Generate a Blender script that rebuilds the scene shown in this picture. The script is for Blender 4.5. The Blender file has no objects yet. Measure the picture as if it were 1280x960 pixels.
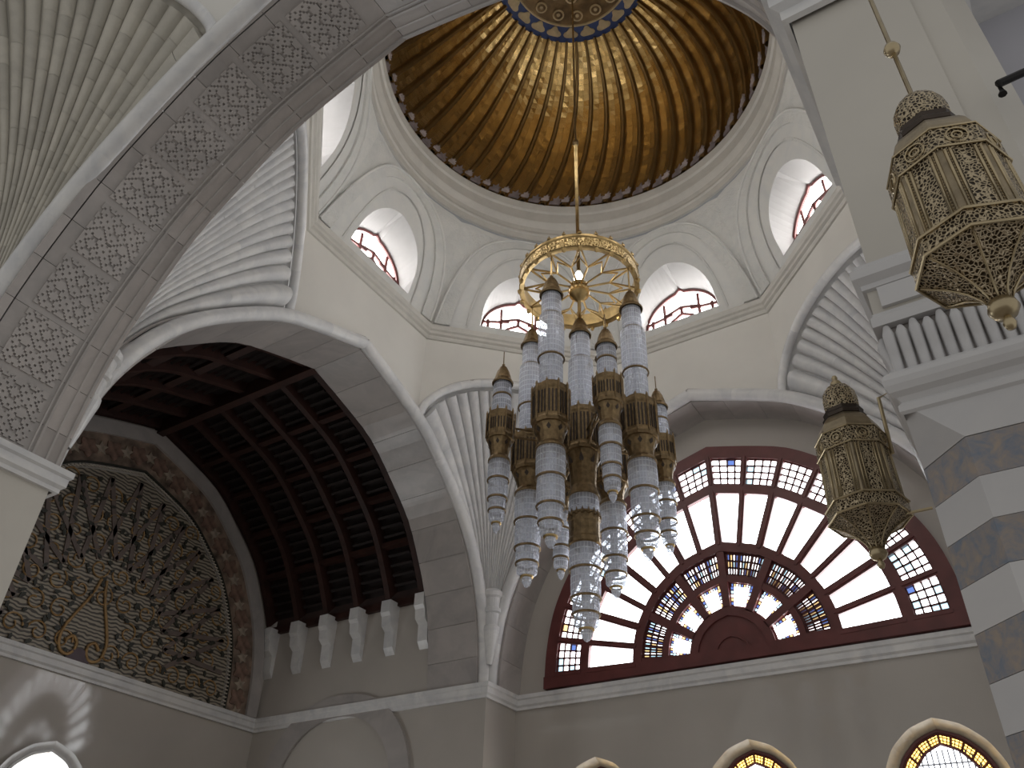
import bpy, math, random
from mathutils import Vector, Matrix
random.seed(7)
PI = math.pi
SC = bpy.context.scene
COL = SC.collection
A = 6.0          # half width of the domed bay in metres; the plan below is drawn in units of A
EYE = 1.6        # height of the camera above the floor; plan heights are measured from it

# ------------------------------------------------------------------ camera, world, light, exposure
F_PX, YAW, PITCH, ROLL, CX, CY = 1028.0, .5910, .6349, .0390, .961, -1.8154
cam = bpy.data.cameras.new('camera'); cam_o = bpy.data.objects.new('camera', cam); COL.objects.link(cam_o)
cam.sensor_width = 36.0; cam.lens = 36.0 * F_PX / 1280.0; cam.clip_start = .05; cam.clip_end = 500
fw = Vector((-math.sin(YAW)*math.cos(PITCH), math.cos(YAW)*math.cos(PITCH), math.sin(PITCH)))
rt = Vector((math.cos(YAW), math.sin(YAW), 0)); up = rt.cross(fw)
r2 = rt*math.cos(ROLL) + up*math.sin(ROLL); u2 = -rt*math.sin(ROLL) + up*math.cos(ROLL)
cam_o.matrix_world = Matrix.Translation((CX*A, CY*A, EYE)) @ Matrix((r2, u2, -fw)).transposed().to_4x4()
SC.camera = cam_o
wd = bpy.data.worlds.new('sky'); SC.world = wd; wd.use_nodes = True
bg = wd.node_tree.nodes['Background']; bg.inputs[0].default_value = (1.0, .985, .955, 1); bg.inputs[1].default_value = .26
E_BIG, E_DRUM, E_LOW = 4.5, 8.5, 4.0      # brightness of the daylit panes
vs = SC.view_settings; vs.view_transform = 'Standard'; vs.look = 'None'; vs.gamma = 1; vs.exposure = 0.66; vs.use_curve_mapping = False

# ------------------------------------------------------------------ helpers
def W(p): return (p[0]*A, p[1]*A, EYE + p[2]*A)
class MB:
    def __init__(s): s.v = []; s.f = []; s.uv = []; s.mi = []; s.m = 0
    def add(s, vs_, fs, uvs=None):
        b = len(s.v); s.v += [tuple(q) for q in vs_]
        s.uv += uvs if uvs else [(0, 0)]*len(vs_)
        s.f += [tuple(i+b for i in f) for f in fs]; s.mi += [s.m]*len(fs)
        return s
    def grid(s, rows, closed_u=False, uv=None, flip=False):
        n, m = len(rows), len(rows[0]); vs_ = [p for r in rows for p in r]; fs = []
        for i in range(n-1):
            for j in range(m if closed_u else m-1):
                k = (j+1) % m; q = (i*m+j, i*m+k, (i+1)*m+k, (i+1)*m+j)
                fs.append(q[::-1] if flip else q)
        if uv is None: uv = [(j/max(1, m-1), i/max(1, n-1)) for i in range(n) for j in range(m)]
        return s.add(vs_, fs, uv)
    def box(s, c, h, ex=(1, 0, 0), ey=(0, 1, 0), ez=(0, 0, 1)):
        c, ex, ey, ez = Vector(c), Vector(ex), Vector(ey), Vector(ez); vs_ = []
        for k in (-1, 1):
            for j in (-1, 1):
                for i in (-1, 1): vs_.append(c + ex*i*h[0] + ey*j*h[1] + ez*k*h[2])
        return s.add(vs_, [(0, 2, 3, 1), (4, 5, 7, 6), (0, 1, 5, 4), (2, 6, 7, 3), (0, 4, 6, 2), (1, 3, 7, 5)])
    def bb(s, x0, x1, y0, y1, z0, z1): return s.box(((x0+x1)/2, (y0+y1)/2, (z0+z1)/2), (abs(x1-x0)/2, abs(y1-y0)/2, abs(z1-z0)/2))
    def prism(s, poly, d):
        n = len(poly); d = Vector(d); a = [Vector(p) for p in poly]
        return s.add(a + [p+d for p in a], [tuple(range(n))[::-1], tuple(range(n, 2*n))] + [(i, (i+1) % n, (i+1) % n+n, i+n) for i in range(n)])
    def tube(s, path, r, n=8, closed=False, caps=True, up=(0, 0, 1)):
        P = [Vector(p) for p in path]; rows = []; m = len(P); rr = r if isinstance(r, (list, tuple)) else [r]*m
        for i, p in enumerate(P):
            a = P[(i-1) % m] if (closed or i) else P[0]; b = P[(i+1) % m] if (closed or i < m-1) else P[-1]
            t = (b-a).normalized(); u = Vector(up)
            if abs(t.dot(u)) > .95: u = Vector((1, .3, 0)).normalized()
            e = t.cross(u).normalized(); g = e.cross(t)
            rows.append([p + (e*math.cos(2*PI*k/n) + g*math.sin(2*PI*k/n))*rr[i] for k in range(n)])
        if closed: rows.append(rows[0])
        b0 = len(s.v); s.grid(rows, True)
        if caps and not closed:
            s.f += [tuple(b0+k for k in range(n)), tuple(b0+(m-1)*n+k for k in range(n))[::-1]]; s.mi += [s.m, s.m]
        return s
    def lathe(s, prof, n=24, c=(0, 0, 0), a0=0.0, urep=1.0):
        rows = []; uv = []
        for (r, z) in prof:
            rows.append([(c[0]+r*math.cos(a0+2*PI*k/n), c[1]+r*math.sin(a0+2*PI*k/n), c[2]+z) for k in range(n+1)])
            uv += [(k/n*urep, z*A) for k in range(n+1)]
        return s.grid(rows, False, uv)
    def sweep(s, path, sec, closed=False, nrm=None):
        """sec: (out, up) pairs; path: xy points of a horizontal run, out = right hand side of travel"""
        P = [Vector((p[0], p[1], 0)) for p in path]; m = len(P); rows = []
        for i, p in enumerate(P):
            a = P[(i-1) % m] if (closed or i) else None; b = P[(i+1) % m] if (closed or i < m-1) else None
            d1 = (p-a).normalized() if a else None; d2 = (b-p).normalized() if b else None
            d1 = d1 or d2; d2 = d2 or d1
            n1 = Vector((d1.y, -d1.x, 0)); n2 = Vector((d2.y, -d2.x, 0)); q = n1+n2; q = q/(q.dot(n1))
            rows.append([(p.x+q.x*o, p.y+q.y*o, z) for (o, z) in sec])
        if closed: rows.append(rows[0])
        return s.grid(rows)
def build(name, mb, mat, parent=None, loc=None, smooth=False, local=False, kind=None, label=None, cat=None, group=None):
    me = bpy.data.meshes.new(name)
    me.from_pydata([(p[0]*A, p[1]*A, p[2]*A) if local else W(p) for p in mb.v], [], mb.f)
    ul = me.uv_layers.new(name='UVMap')
    for l in me.loops: ul.data[l.index].uv = mb.uv[l.vertex_index]
    for m_ in (mat if isinstance(mat, (list, tuple)) else [mat]): me.materials.append(m_)
    if isinstance(mat, (list, tuple)): me.polygons.foreach_set('material_index', mb.mi)
    if smooth: me.polygons.foreach_set('use_smooth', [True]*len(me.polygons))
    me.update()
    return link(name, me, parent, loc, kind, label, cat, group)
def link(name, me, parent=None, loc=None, kind=None, label=None, cat=None, group=None):
    o = bpy.data.objects.new(name, me); COL.objects.link(o)
    if parent: o.parent = parent
    if loc: o.location = loc
    if kind: o['kind'] = kind
    if label: o['label'] = label
    if cat: o['category'] = cat
    if group: o['group'] = group
    return o
def empty(name, loc, label, cat, group=None): return link(name, None, None, loc, None, label, cat, group)
def crom(pts, n=6):
    P = [Vector((p[0], p[1], 0)) for p in pts]; out = []
    for i in range(len(P)-1):
        a = P[i-1] if i else P[0]*2-P[1]; b, c = P[i], P[i+1]; d = P[i+2] if i+2 < len(P) else P[-1]*2-P[-2]
        for k in range(n):
            t = k/n; q = .5*((2*b)+(c-a)*t+(2*a-5*b+4*c-d)*t*t+(3*b-a-3*c+d)*t**3); out.append((q.x, q.y))
    out.append(tuple(pts[-1])); return out
INTR = crom([(.935, .95), (.925, 1.1), (.90, 1.25), (.863, 1.37), (.80, 1.50), (.694, 1.667), (.55, 1.80), (.387, 1.923), (.2, 1.995), (0, 2.055)], 3)
EXTR = crom([(1.0, .95), (.992, 1.1), (.955, 1.305), (.843, 1.558), (.638, 1.775), (.442, 1.928), (.264, 2.012), (0, 2.115)], 4)
def full(prof): return [(-h, z) for h, z in prof] + [(h, z) for h, z in prof[::-1][1:]]
def at_z(prof, z):
    for (h0, z0), (h1, z1) in zip(prof, prof[1:]):
        if z0 <= z <= z1: return h0+(h1-h0)*(z-z0)/max(1e-9, z1-z0)
    return prof[0][0] if z < prof[0][1] else 0.0
def at_h(prof, h):
    for (h0, z0), (h1, z1) in zip(prof, prof[1:]):
        if h1 <= h <= h0: return z0+(z1-z0)*(h0-h)/max(1e-9, h0-h1)
    return prof[-1][1]

# ------------------------------------------------------------------ materials
def nmat(name):
    m = bpy.data.materials.new(name); m.use_nodes = True; nt = m.node_tree
    return m, nt, nt.nodes['Principled BSDF']
def node(nt, t, **kw):
    n = nt.nodes.new(t)
    for k, v in kw.items():
        if k.startswith('i_'): n.inputs[k[2:].replace('_', ' ')].default_value = v
        else: setattr(n, k, v)
    return n
def ramp(nt, src, stops):
    r = nt.nodes.new('ShaderNodeValToRGB'); e = r.color_ramp.elements
    while len(e) < len(stops): e.new(.5)
    for el, (p, c) in zip(e, stops): el.position = p; el.color = (c[0], c[1], c[2], 1)
    nt.links.new(src, r.inputs[0]); return r.outputs[0]
def mixc(nt, f, a, b, mode='MIX'):
    m = nt.nodes.new('ShaderNodeMix'); m.data_type = 'RGBA'; m.blend_type = mode
    for i, s in ((0, f), (6, a), (7, b)):
        if hasattr(s, 'links'): nt.links.new(s, m.inputs[i])
        else: m.inputs[i].default_value = s if i == 0 else (s[0], s[1], s[2], 1)
    return m.outputs[2]
def stone(name, base, vein, rough=.35, scale=.5, rnd=.10, bump=.0, bscale=8.0, vein_amt=.8):
    m, nt, p = nmat(name); L = nt.links.new
    tc = node(nt, 'ShaderNodeTexCoord'); oi = node(nt, 'ShaderNodeObjectInfo')
    off = node(nt, 'ShaderNodeVectorMath', operation='SCALE'); L(oi.outputs['Random'], off.inputs['Scale']); off.inputs[0].default_value = (7, 13, 5)
    ad = node(nt, 'ShaderNodeVectorMath', operation='ADD'); L(tc.outputs['Object'], ad.inputs[0]); L(off.outputs[0], ad.inputs[1])
    n1 = node(nt, 'ShaderNodeTexNoise', i_Scale=scale, i_Detail=6.0, i_Roughness=.62, i_Distortion=1.6); L(ad.outputs[0], n1.inputs['Vector'])
    n2 = node(nt, 'ShaderNodeTexNoise', i_Scale=scale*3.3, i_Detail=8.0, i_Roughness=.6, i_Distortion=.8); L(ad.outputs[0], n2.inputs['Vector'])
    c1 = ramp(nt, n1.outputs[0], [(.40, base), (.49, vein), (.51, vein), (.58, base)])
    c2 = ramp(nt, n2.outputs[0], [(.35, vein), (.62, base)])
    c = mixc(nt, vein_amt*.5, base, c1); c = mixc(nt, vein_amt*.45, c, c2)
    mr = node(nt, 'ShaderNodeMapRange'); mr.inputs[3].default_value = 1-rnd; mr.inputs[4].default_value = 1+rnd
    L(oi.outputs['Random'], mr.inputs[0])
    hs = node(nt, 'ShaderNodeHueSaturation'); L(mr.outputs[0], hs.inputs['Value']); L(c, hs.inputs['Color'])
    L(hs.outputs[0], p.inputs['Base Color']); p.inputs['Roughness'].default_value = rough
    if bump:
        v = node(nt, 'ShaderNodeTexVoronoi', i_Scale=bscale); v.feature = 'SMOOTH_F1'; L(tc.outputs['Object'], v.inputs['Vector'])
        nz = node(nt, 'ShaderNodeTexNoise', i_Scale=bscale*1.3, i_Detail=3.0, i_Distortion=2.5); L(tc.outputs['Object'], nz.inputs['Vector'])
        mu = node(nt, 'ShaderNodeMath', operation='MULTIPLY'); L(v.outputs[0], mu.inputs[0]); L(nz.outputs[0], mu.inputs[1])
        b = node(nt, 'ShaderNodeBump', i_Strength=bump, i_Distance=.06); L(mu.outputs[0], b.inputs['Height']); L(b.outputs[0], p.inputs['Normal'])
    return m
def flat(name, col, rough=.5, metal=0.0, var=.12, scale=4.0, bump=0.0, coat=0.0):
    m, nt, p = nmat(name); L = nt.links.new
    tc = node(nt, 'ShaderNodeTexCoord'); n = node(nt, 'ShaderNodeTexNoise', i_Scale=scale, i_Detail=5.0); L(tc.outputs['Object'], n.inputs['Vector'])
    lo = [x*(1-var) for x in col]; hi = [min(1, x*(1+var)) for x in col]
    L(ramp(nt, n.outputs[0], [(.3, lo), (.7, hi)]), p.inputs['Base Color'])
    p.inputs['Roughness'].default_value = rough; p.inputs['Metallic'].default_value = metal; p.inputs['Coat Weight'].default_value = coat
    if bump:
        b = node(nt, 'ShaderNodeBump', i_Strength=bump, i_Distance=.02); L(n.outputs[0], b.inputs['Height']); L(b.outputs[0], p.inputs['Normal'])
    return m
def glow(name, col, s):
    m = bpy.data.materials.new(name); m.use_nodes = True; nt = m.node_tree; nt.nodes.clear()
    e = node(nt, 'ShaderNodeEmission', i_Strength=s); e.inputs[0].default_value = (*col, 1)
    nt.links.new(e.outputs[0], node(nt, 'ShaderNodeOutputMaterial').inputs[0]); return m
MARBLE = stone('white_marble', (.78, .77, .755), (.50, .51, .54), .32, rnd=.05)
SOFFIT = stone('grey_marble', (.47, .435, .415), (.30, .285, .28), .3, scale=.35, rnd=.08)
BUFF = stone('warm_buff_marble', (.56, .53, .46), (.38, .36, .32), .5, rnd=.12)  # darker and warmer than the white marble, tone varies by block
SOFFIT2 = stone('warm_grey_marble', (.47, .43, .405), (.34, .31, .295), .35, scale=.35, rnd=.10)
CARVED = stone('carved_white_stone', (.66, .65, .615), (.54, .55, .54), .6, bump=.8, bscale=5.0, rnd=.03)
DRUM = stone('pale_drum_stone', (.68, .67, .635), (.57, .58, .58), .55, bump=.10, bscale=4.0, rnd=.02)
RING = stone('ring_limestone', (.62, .595, .545), (.50, .485, .45), .5, rnd=.02)
BLUEGREY = stone('blue_grey_marble', (.40, .42, .44), (.28, .30, .34), .3)
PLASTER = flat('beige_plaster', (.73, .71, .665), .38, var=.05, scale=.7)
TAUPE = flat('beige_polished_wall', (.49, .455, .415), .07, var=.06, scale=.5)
PIERW = flat('pier_beige_stone', (.58, .55, .495), .3, var=.06, scale=.8)
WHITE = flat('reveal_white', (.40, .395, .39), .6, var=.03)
ABW = stone('pale_banding_marble', (.64, .63, .63), (.55, .55, .57), .38, rnd=.05)
ABM = stone('mottled_brown_blue_marble', (.40, .33, .275), (.20, .245, .32), .3, scale=4.6, rnd=.08, vein_amt=1.7)
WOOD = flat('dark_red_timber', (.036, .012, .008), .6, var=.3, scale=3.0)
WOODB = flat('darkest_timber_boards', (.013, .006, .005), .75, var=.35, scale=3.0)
FRAME = flat('mahogany_window_frame', (.135, .038, .035), .35, var=.2, scale=2.5)
BRASS = flat('chandelier_brass', (.52, .37, .17), .34, 1.0, .25, 6.0)
BRASSD = flat('aged_brass', (.25, .175, .092), .4, .9, .3, 14.0, bump=.4)
BRONZE = flat('dark_bronze', (.07, .055, .045), .4, .8, .3, 10.0)
IRON = flat('black_iron', (.02, .018, .018), .5, .6)
GOLDR = flat('dome_rib_bronze', (.26, .165, .066), .42, .85, .15, 2.0)
BLUE = flat('lapis_blue_enamel', (.035, .065, .21), .4, 0, .3, 3.0)
IVORY = flat('ivory_ornament', (.66, .54, .34), .4, .3, .2)
CREST = flat('crest_grey_lilac', (.30, .26, .27), .45, .3, .3)
CREST2 = flat('crest_pale_lilac', (.46, .40, .40), .45, .3, .3)
def gold_tiles():
    m, nt, p = nmat('gold_mosaic_tile'); L = nt.links.new
    g = node(nt, 'ShaderNodeNewGeometry')
    L(ramp(nt, g.outputs['Random Per Island'], [(0, (.50, .325, .12)), (.5, (.60, .40, .15)), (1, (.76, .54, .24))]), p.inputs['Base Color'])
    p.inputs['Metallic'].default_value = .88; p.inputs['Roughness'].default_value = .26
    return m
GOLD = gold_tiles()
def node_noise(nt, mp, sc):
    n = node(nt, 'ShaderNodeTexNoise', i_Scale=sc, i_Detail=1.0); nt.links.new(mp.outputs[0], n.inputs['Vector']); return n.outputs[0]
def crystal():
    m = bpy.data.materials.new('cut_crystal'); m.use_nodes = True; nt = m.node_tree; nt.nodes.clear(); L = nt.links.new
    uv = node(nt, 'ShaderNodeTexCoord'); mp = node(nt, 'ShaderNodeMapping'); mp.inputs['Scale'].default_value = (1, 9.0, 1); L(uv.outputs['UV'], mp.inputs[0])
    br = node(nt, 'ShaderNodeTexBrick', i_Scale=1.0, i_Mortar_Size=.10, i_Brick_Width=1.0, i_Row_Height=1.0); br.offset = 0.0; L(mp.outputs[0], br.inputs['Vector'])
    nz = node(nt, 'ShaderNodeTexNoise', i_Scale=2.7, i_Detail=2.0); L(mp.outputs[0], nz.inputs['Vector'])
    mu = node(nt, 'ShaderNodeMath', operation='ADD'); L(br.outputs['Fac'], mu.inputs[0]); L(nz.outputs[0], mu.inputs[1])
    b = node(nt, 'ShaderNodeBump', i_Strength=.8, i_Distance=.03); L(mu.outputs[0], b.inputs['Height'])
    tr = node(nt, 'ShaderNodeBsdfTransparent'); tr.inputs[0].default_value = (.90, .94, 1.0, 1)
    gl = node(nt, 'ShaderNodeBsdfGlossy', i_Roughness=.12); L(ramp(nt, node_noise(nt, mp, 1.3), [(.40, (.95, .96, 1)), (.55, (.74, .80, 1.0)), (.62, (.86, .80, 1.0)), (.72, (1, 1, 1))]), gl.inputs[0]); L(b.outputs[0], gl.inputs['Normal'])  # bluish and lilac glints painted into the gloss tint by noise
    df = node(nt, 'ShaderNodeBsdfTranslucent'); df.inputs[0].default_value = (.95, .96, .98, 1)
    d2 = node(nt, 'ShaderNodeBsdfDiffuse'); d2.inputs[0].default_value = (.82, .84, .88, 1); L(b.outputs[0], d2.inputs['Normal'])
    m1 = node(nt, 'ShaderNodeMixShader'); m1.inputs[0].default_value = .5; L(df.outputs[0], m1.inputs[1]); L(d2.outputs[0], m1.inputs[2])
    m2 = node(nt, 'ShaderNodeMixShader'); m2.inputs[0].default_value = .38; L(m1.outputs[0], m2.inputs[1]); L(gl.outputs[0], m2.inputs[2])
    rm = node(nt, 'ShaderNodeMapRange'); rm.inputs[3].default_value = .48; rm.inputs[4].default_value = .12; L(br.outputs['Fac'], rm.inputs[0])
    m3 = node(nt, 'ShaderNodeMixShader'); L(rm.outputs[0], m3.inputs[0]); L(m2.outputs[0], m3.inputs[1]); L(tr.outputs[0], m3.inputs[2])
    L(m3.outputs[0], node(nt, 'ShaderNodeOutputMaterial').inputs[0]); return m
CRYSTAL = crystal()
def filigree(name, c0, c1, scale, rough=.32, metal=.95):
    m, nt, p = nmat(name); L = nt.links.new; tc = node(nt, 'ShaderNodeTexCoord')
    v = node(nt, 'ShaderNodeTexVoronoi', i_Scale=scale); v.feature = 'DISTANCE_TO_EDGE'; L(tc.outputs['Object'], v.inputs['Vector'])
    L(ramp(nt, v.outputs[0], [(.0, c1), (.10, c1), (.17, c0), (1, c0)]), p.inputs['Base Color'])
    b = node(nt, 'ShaderNodeBump', i_Strength=.9, i_Distance=.012); b.invert = True; L(v.outputs[0], b.inputs['Height']); L(b.outputs[0], p.inputs['Normal'])
    p.inputs['Metallic'].default_value = metal; p.inputs['Roughness'].default_value = rough; return m
FILI = filigree('pierced_brass', (.035, .026, .018), (.52, .43, .29), 72.0)
FILIC = filigree('pierced_brass_cone', (.05, .036, .022), (.52, .43, .30), 80.0)
LBRASSD = flat('lantern_dull_brass', (.30, .245, .165), .38, .9, .25, 14.0, bump=.3)
LBRASS = flat('lantern_brass', (.50, .41, .26), .3, .95, .2, 9.0)
def tesserae():
    m, nt, p = nmat('mosaic_field'); L = nt.links.new; tc = node(nt, 'ShaderNodeTexCoord')
    w = node(nt, 'ShaderNodeTexWave', i_Scale=3.4, i_Distortion=5.0, i_Detail=1.0, i_Detail_Scale=1.2); w.bands_direction = 'Z'; L(tc.outputs['Object'], w.inputs['Vector'])
    L(ramp(nt, w.outputs[0], [(.30, (.075, .064, .053)), (.55, (.36, .315, .245))]), p.inputs['Base Color']); p.inputs['Roughness'].default_value = .45; return m
TESS = tesserae()
FLORAL = flat('mosaic_floral_border', (.20, .145, .11), .5, 0, .75, 2.6)
VINE = flat('mosaic_gold_vine', (.36, .22, .09), .4, .2, .25)
LEAF = flat('mosaic_dark_leaf', (.030, .030, .022), .5, 0, .3)
STRAP = flat('mosaic_brown_strapwork', (.15, .115, .10), .5, 0, .15)
PURPLE = flat('mosaic_purple_stone', (.10, .07, .085), .5)
ROPE = flat('mosaic_pale_rope', (.50, .45, .38), .5)
P_WHITE = glow('daylit_pane', (.94, .97, 1.0), E_BIG)
P_SKY = glow('daylit_sky_blue_pane', (.55, .85, 1.0), E_BIG*.26)
P_BLUE = glow('daylit_blue_pane', (.22, .36, .95), E_BIG*.12)
P_AMBER = glow('daylit_amber_pane', (1.0, .72, .32), E_BIG*.26)
P_DRUM = glow('daylit_drum_pane', (1.0, .98, .96), E_DRUM)
P_LOW = glow('daylit_low_pane', (.95, .98, 1.0), E_LOW)
P_YEL = glow('daylit_yellow_pane', (1.0, .58, .12), E_LOW*.85)
P_LAMP = glow('chandelier_lamp_glow', (1.0, .90, .70), 9.0)

# ------------------------------------------------------------------ floor
build('floor', MB().bb(-2.6, 1.6, -2.6, 1.5, -.30, -EYE/A), flat('polished_floor', (.36, .32, .28), .3), kind='structure', label='polished pale stone floor of the hall')

# ------------------------------------------------------------------ big arches: soffit slabs, roll mouldings, wall faces
def frame_map(side):
    """(h, d, z): h along the wall, d outward from the bay, to plan coordinates"""
    return {'left': lambda h, d, z: (-d, h, z), 'right': lambda h, d, z: (d, h, z),
            'back': lambda h, d, z: (h, d, z), 'near': lambda h, d, z: (h, -d, z)}[side]
def resample(prof, n):
    d = [0]
    for a, b in zip(prof, prof[1:]): d.append(d[-1]+math.hypot(b[0]-a[0], b[1]-a[1]))
    out = []; k = 0
    for i in range(n+1):
        t = d[-1]*i/n
        while k < len(d)-2 and d[k+1] < t: k += 1
        u = (t-d[k])/max(1e-9, d[k+1]-d[k]); out.append((prof[k][0]+(prof[k+1][0]-prof[k][0])*u, prof[k][1]+(prof[k+1][1]-prof[k][1])*u))
    return out
MIDR = [((a[0]+b[0])/2, (a[1]+b[1])/2) for a, b in zip(resample(INTR, 40), resample(EXTR, 40))]
def slab(mb, M, pts, d0, d1, th):
    """curved slab following profile pts (h,z) between depths, thickness th to the outside"""
    n = len(pts); ins = []; out = []
    for i, (h, z) in enumerate(pts):
        a = pts[max(0, i-1)]; b = pts[min(n-1, i+1)]; t = Vector((b[0]-a[0], b[1]-a[1])).normalized(); nr = Vector((t.y, -t.x))
        if nr.dot(Vector((h, z-1.0))) < 0: nr = -nr
        out.append((h+nr.x*th, z+nr.y*th)); ins.append((h, z))
    mb.grid([[M(h, d0, z) for h, z in ins], [M(h, d1, z) for h, z in ins], [M(h, d1, z) for h, z in out], [M(h, d0, z) for h, z in out], [M(h, d0, z) for h, z in ins]])
    for e in (0, n-1):
        mb.add([M(ins[e][0], d0, ins[e][1]), M(ins[e][0], d1, ins[e][1]), M(out[e][0], d1, out[e][1]), M(out[e][0], d0, out[e][1])], [(0, 1, 2, 3)])
def soffit(parent, side, d0, d1, nslab, mat, th=.05, gap=.0007, name='soffit_slab', prof=None):
    M = frame_map(side); pr = resample(prof or INTR, nslab*8)
    for sg in (-1, 1):
        for i in range(nslab):
            seg = pr[i*8:i*8+9]
            seg = [(sg*h, z) for h, z in seg]
            lo = Vector(seg[0]); hi = Vector(seg[-1]); g = (hi-lo).normalized()*gap
            seg[0] = tuple(lo+g); seg[-1] = tuple(hi-g)
            mb = MB(); slab(mb, M, seg, d0, d1, th); build(name, mb, mat, parent)
    q = full([(h*1.012, z+.012) for h, z in resample(INTR, 40)]); mb = MB(); mb.grid([[M(h, d0+.001, z) for h, z in q], [M(h, d1-.001, z) for h, z in q]]); build('joint_backing', mb, SOFFIT, parent)  # strip added behind the slabs to block light through their joints
def roll(parent, side, d, r=.026, mat=MARBLE, z0=.95, name='roll_moulding', inset=.032):
    M = frame_map(side); pr = resample(MIDR, 40)
    for sg in (-1, 1):
        up_ = {'left': (1, 0, 0), 'right': (1, 0, 0), 'back': (0, 1, 0), 'near': (0, 1, 0)}[side]
        whole = MB().tube([M(sg*h, d, z) for h, z in pr], r, 14, up=up_, caps=False).v
        for i in range(8):
            build(name, MB().grid([whole[k*14:k*14+14] for k in range(i*5, i*5+6)], True), mat, parent, smooth=True)
            # thin fillet line outside the roll
    fl = [M(h, d, z) for h, z in full(resample(EXTR, 40))]
    build('fillet', MB().tube(fl, .005, 5, up={'left': (1, 0, 0), 'right': (1, 0, 0), 'back': (0, 1, 0), 'near': (0, 1, 0)}[side]), SOFFIT, parent)
CUT = .39
def face(mb, M, d, ztop=2.46, n=14):
    rows = [[], []]
    for i in range(-n, n+1):
        h = CUT*i/n; rows[0].append(M(h, d, at_h(EXTR, abs(h))-.02)); rows[1].append(M(h, d, ztop))
    mb.grid(rows)
def spandrel_back(mb, M, d, th):
    """solid body of the arch wall behind the corner vaults, so nothing leaks"""
    pr = full(resample(EXTR, 24))
    mb.grid([[M(h*1.0, d, z) for h, z in pr], [M(h*1.0, d+th, z) for h, z in pr]])
def struct(name, mb, mat, label, smooth=False): return build(name, mb, mat, kind='structure', label=label, smooth=smooth)

# left wall with its arch
mb = MB(); face(mb, frame_map('left'), 1.0)
wall_left = struct('wall_left', mb, PLASTER, 'beige wall above the arch that opens to the dark timber vault')
soffit(wall_left, 'left', 1.0, 1.25, 11, SOFFIT); roll(wall_left, 'left', .985)
mb = MB(); face(mb, frame_map('back'), 1.0)
wall_back_upper = struct('wall_back_upper', mb, PLASTER, 'beige wall between the octagonal cornice and the fan window arch')
soffit(wall_back_upper, 'back', 1.0, 1.158, 11, SOFFIT); roll(wall_back_upper, 'back', .985)
mb = MB(); face(mb, frame_map('right'), 1.0)
wall_right = struct('wall_right', mb, PLASTER, 'beige wall of the domed bay above the arch behind the banded pier')
soffit(wall_right, 'right', 1.0, 1.25, 8, SOFFIT); roll(wall_right, 'right', .985)
mb = MB(); face(mb, frame_map('near'), 1.0); face(mb, frame_map('near'), 1.25)
wall_near = struct('wall_near', mb, PLASTER, 'beige wall over the broad carved marble arch beside the hanging lantern')
roll(wall_near, 'near', .975, .010); roll(wall_near, 'near', 1.265)
soffit(wall_near, 'near', .962, 1.035, 13, SOFFIT2, name='border_slab')
soffit(wall_near, 'near', 1.038, 1.2365, 13, SOFFIT)
soffit(wall_near, 'near', 1.240, 1.262, 13, SOFFIT, name='border_slab')
# joint between the slabs and the outer border stays open; stepped inner border fillets
M = frame_map('near'); pr = full(resample(INTR, 48))
for d_, r_ in ((.972, .005), (1.0, .004), (1.034, .005), (1.046, .003)):
    build('border_fillet', MB().tube([M(h*.999, d_, z-.001) for h, z in pr], r_, 5, up=(0, 1, 0)), SOFFIT, wall_near)
# carved fret panels on the soffit
def fret_panel(sg, t0, t1, prlen, pr_):
    mb = MB(); nv = 24; v0, v1 = 1.060, 1.202; cell = (v1-v0)/nv
    nu = int((t1-t0)/cell); on = set()
    for i in range(nu):
        for j in range(nv):
            k = 12; ci, cj = abs(i % k - 6), abs((j+6*((i//k) % 2)) % k - 6); q = ci+cj
            cut_ = (q % 3 == 0 and (ci-cj) % 4 != 0) or (q % 3 == 1 and (2*ci+cj) % 7 == 0)
            if not cut_: on.add((i, j))
    def P(t, d, off):
        x = t/prlen*(len(pr_)-1); k = min(int(x), len(pr_)-2); u = x-k; a, b = pr_[k], pr_[k+1]
        h, z = a[0]+(b[0]-a[0])*u, a[1]+(b[1]-a[1])*u; tn = Vector((b[0]-a[0], b[1]-a[1])).normalized(); n = Vector((-tn.y, tn.x))
        if n.dot(Vector((h, z-1.0))) > 0: n = -n
        return (sg*(h+n.x*off), -d, z+n.y*off)
    for (i, j) in on:
        a, b = t0+i*cell, t0+(i+1)*cell; c, d = v0+j*cell, v0+(j+1)*cell; e = .0042; s = 0
        top = [P(a+s, c+s, e), P(b-s, c+s, e), P(b-s, d-s, e), P(a+s, d-s, e)]; bot = [P(a, c, -.003), P(b, c, -.003), P(b, d, -.003), P(a, d, -.003)]
        sides = [f_ for f_, nb in (((0, 1, 5, 4), (i, j-1)), ((1, 2, 6, 5), (i+1, j)), ((2, 3, 7, 6), (i, j+1)), ((3, 0, 4, 7), (i-1, j))) if nb not in on]
        mb.add(bot+top, [(4, 5, 6, 7)]+sides)
    return mb
pr_ = resample(INTR, 200); plen = sum(math.hypot(b[0]-a[0], b[1]-a[1]) for a, b in zip(pr_, pr_[1:]))
for sg in (-1, 1):
    for i in range(9):
        t0 = .05+i*(plen-.09)/9
        build('carved_panel', fret_panel(sg, t0, t0+(plen-.09)/9-.014, plen, pr_), SOFFIT, wall_near)

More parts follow.
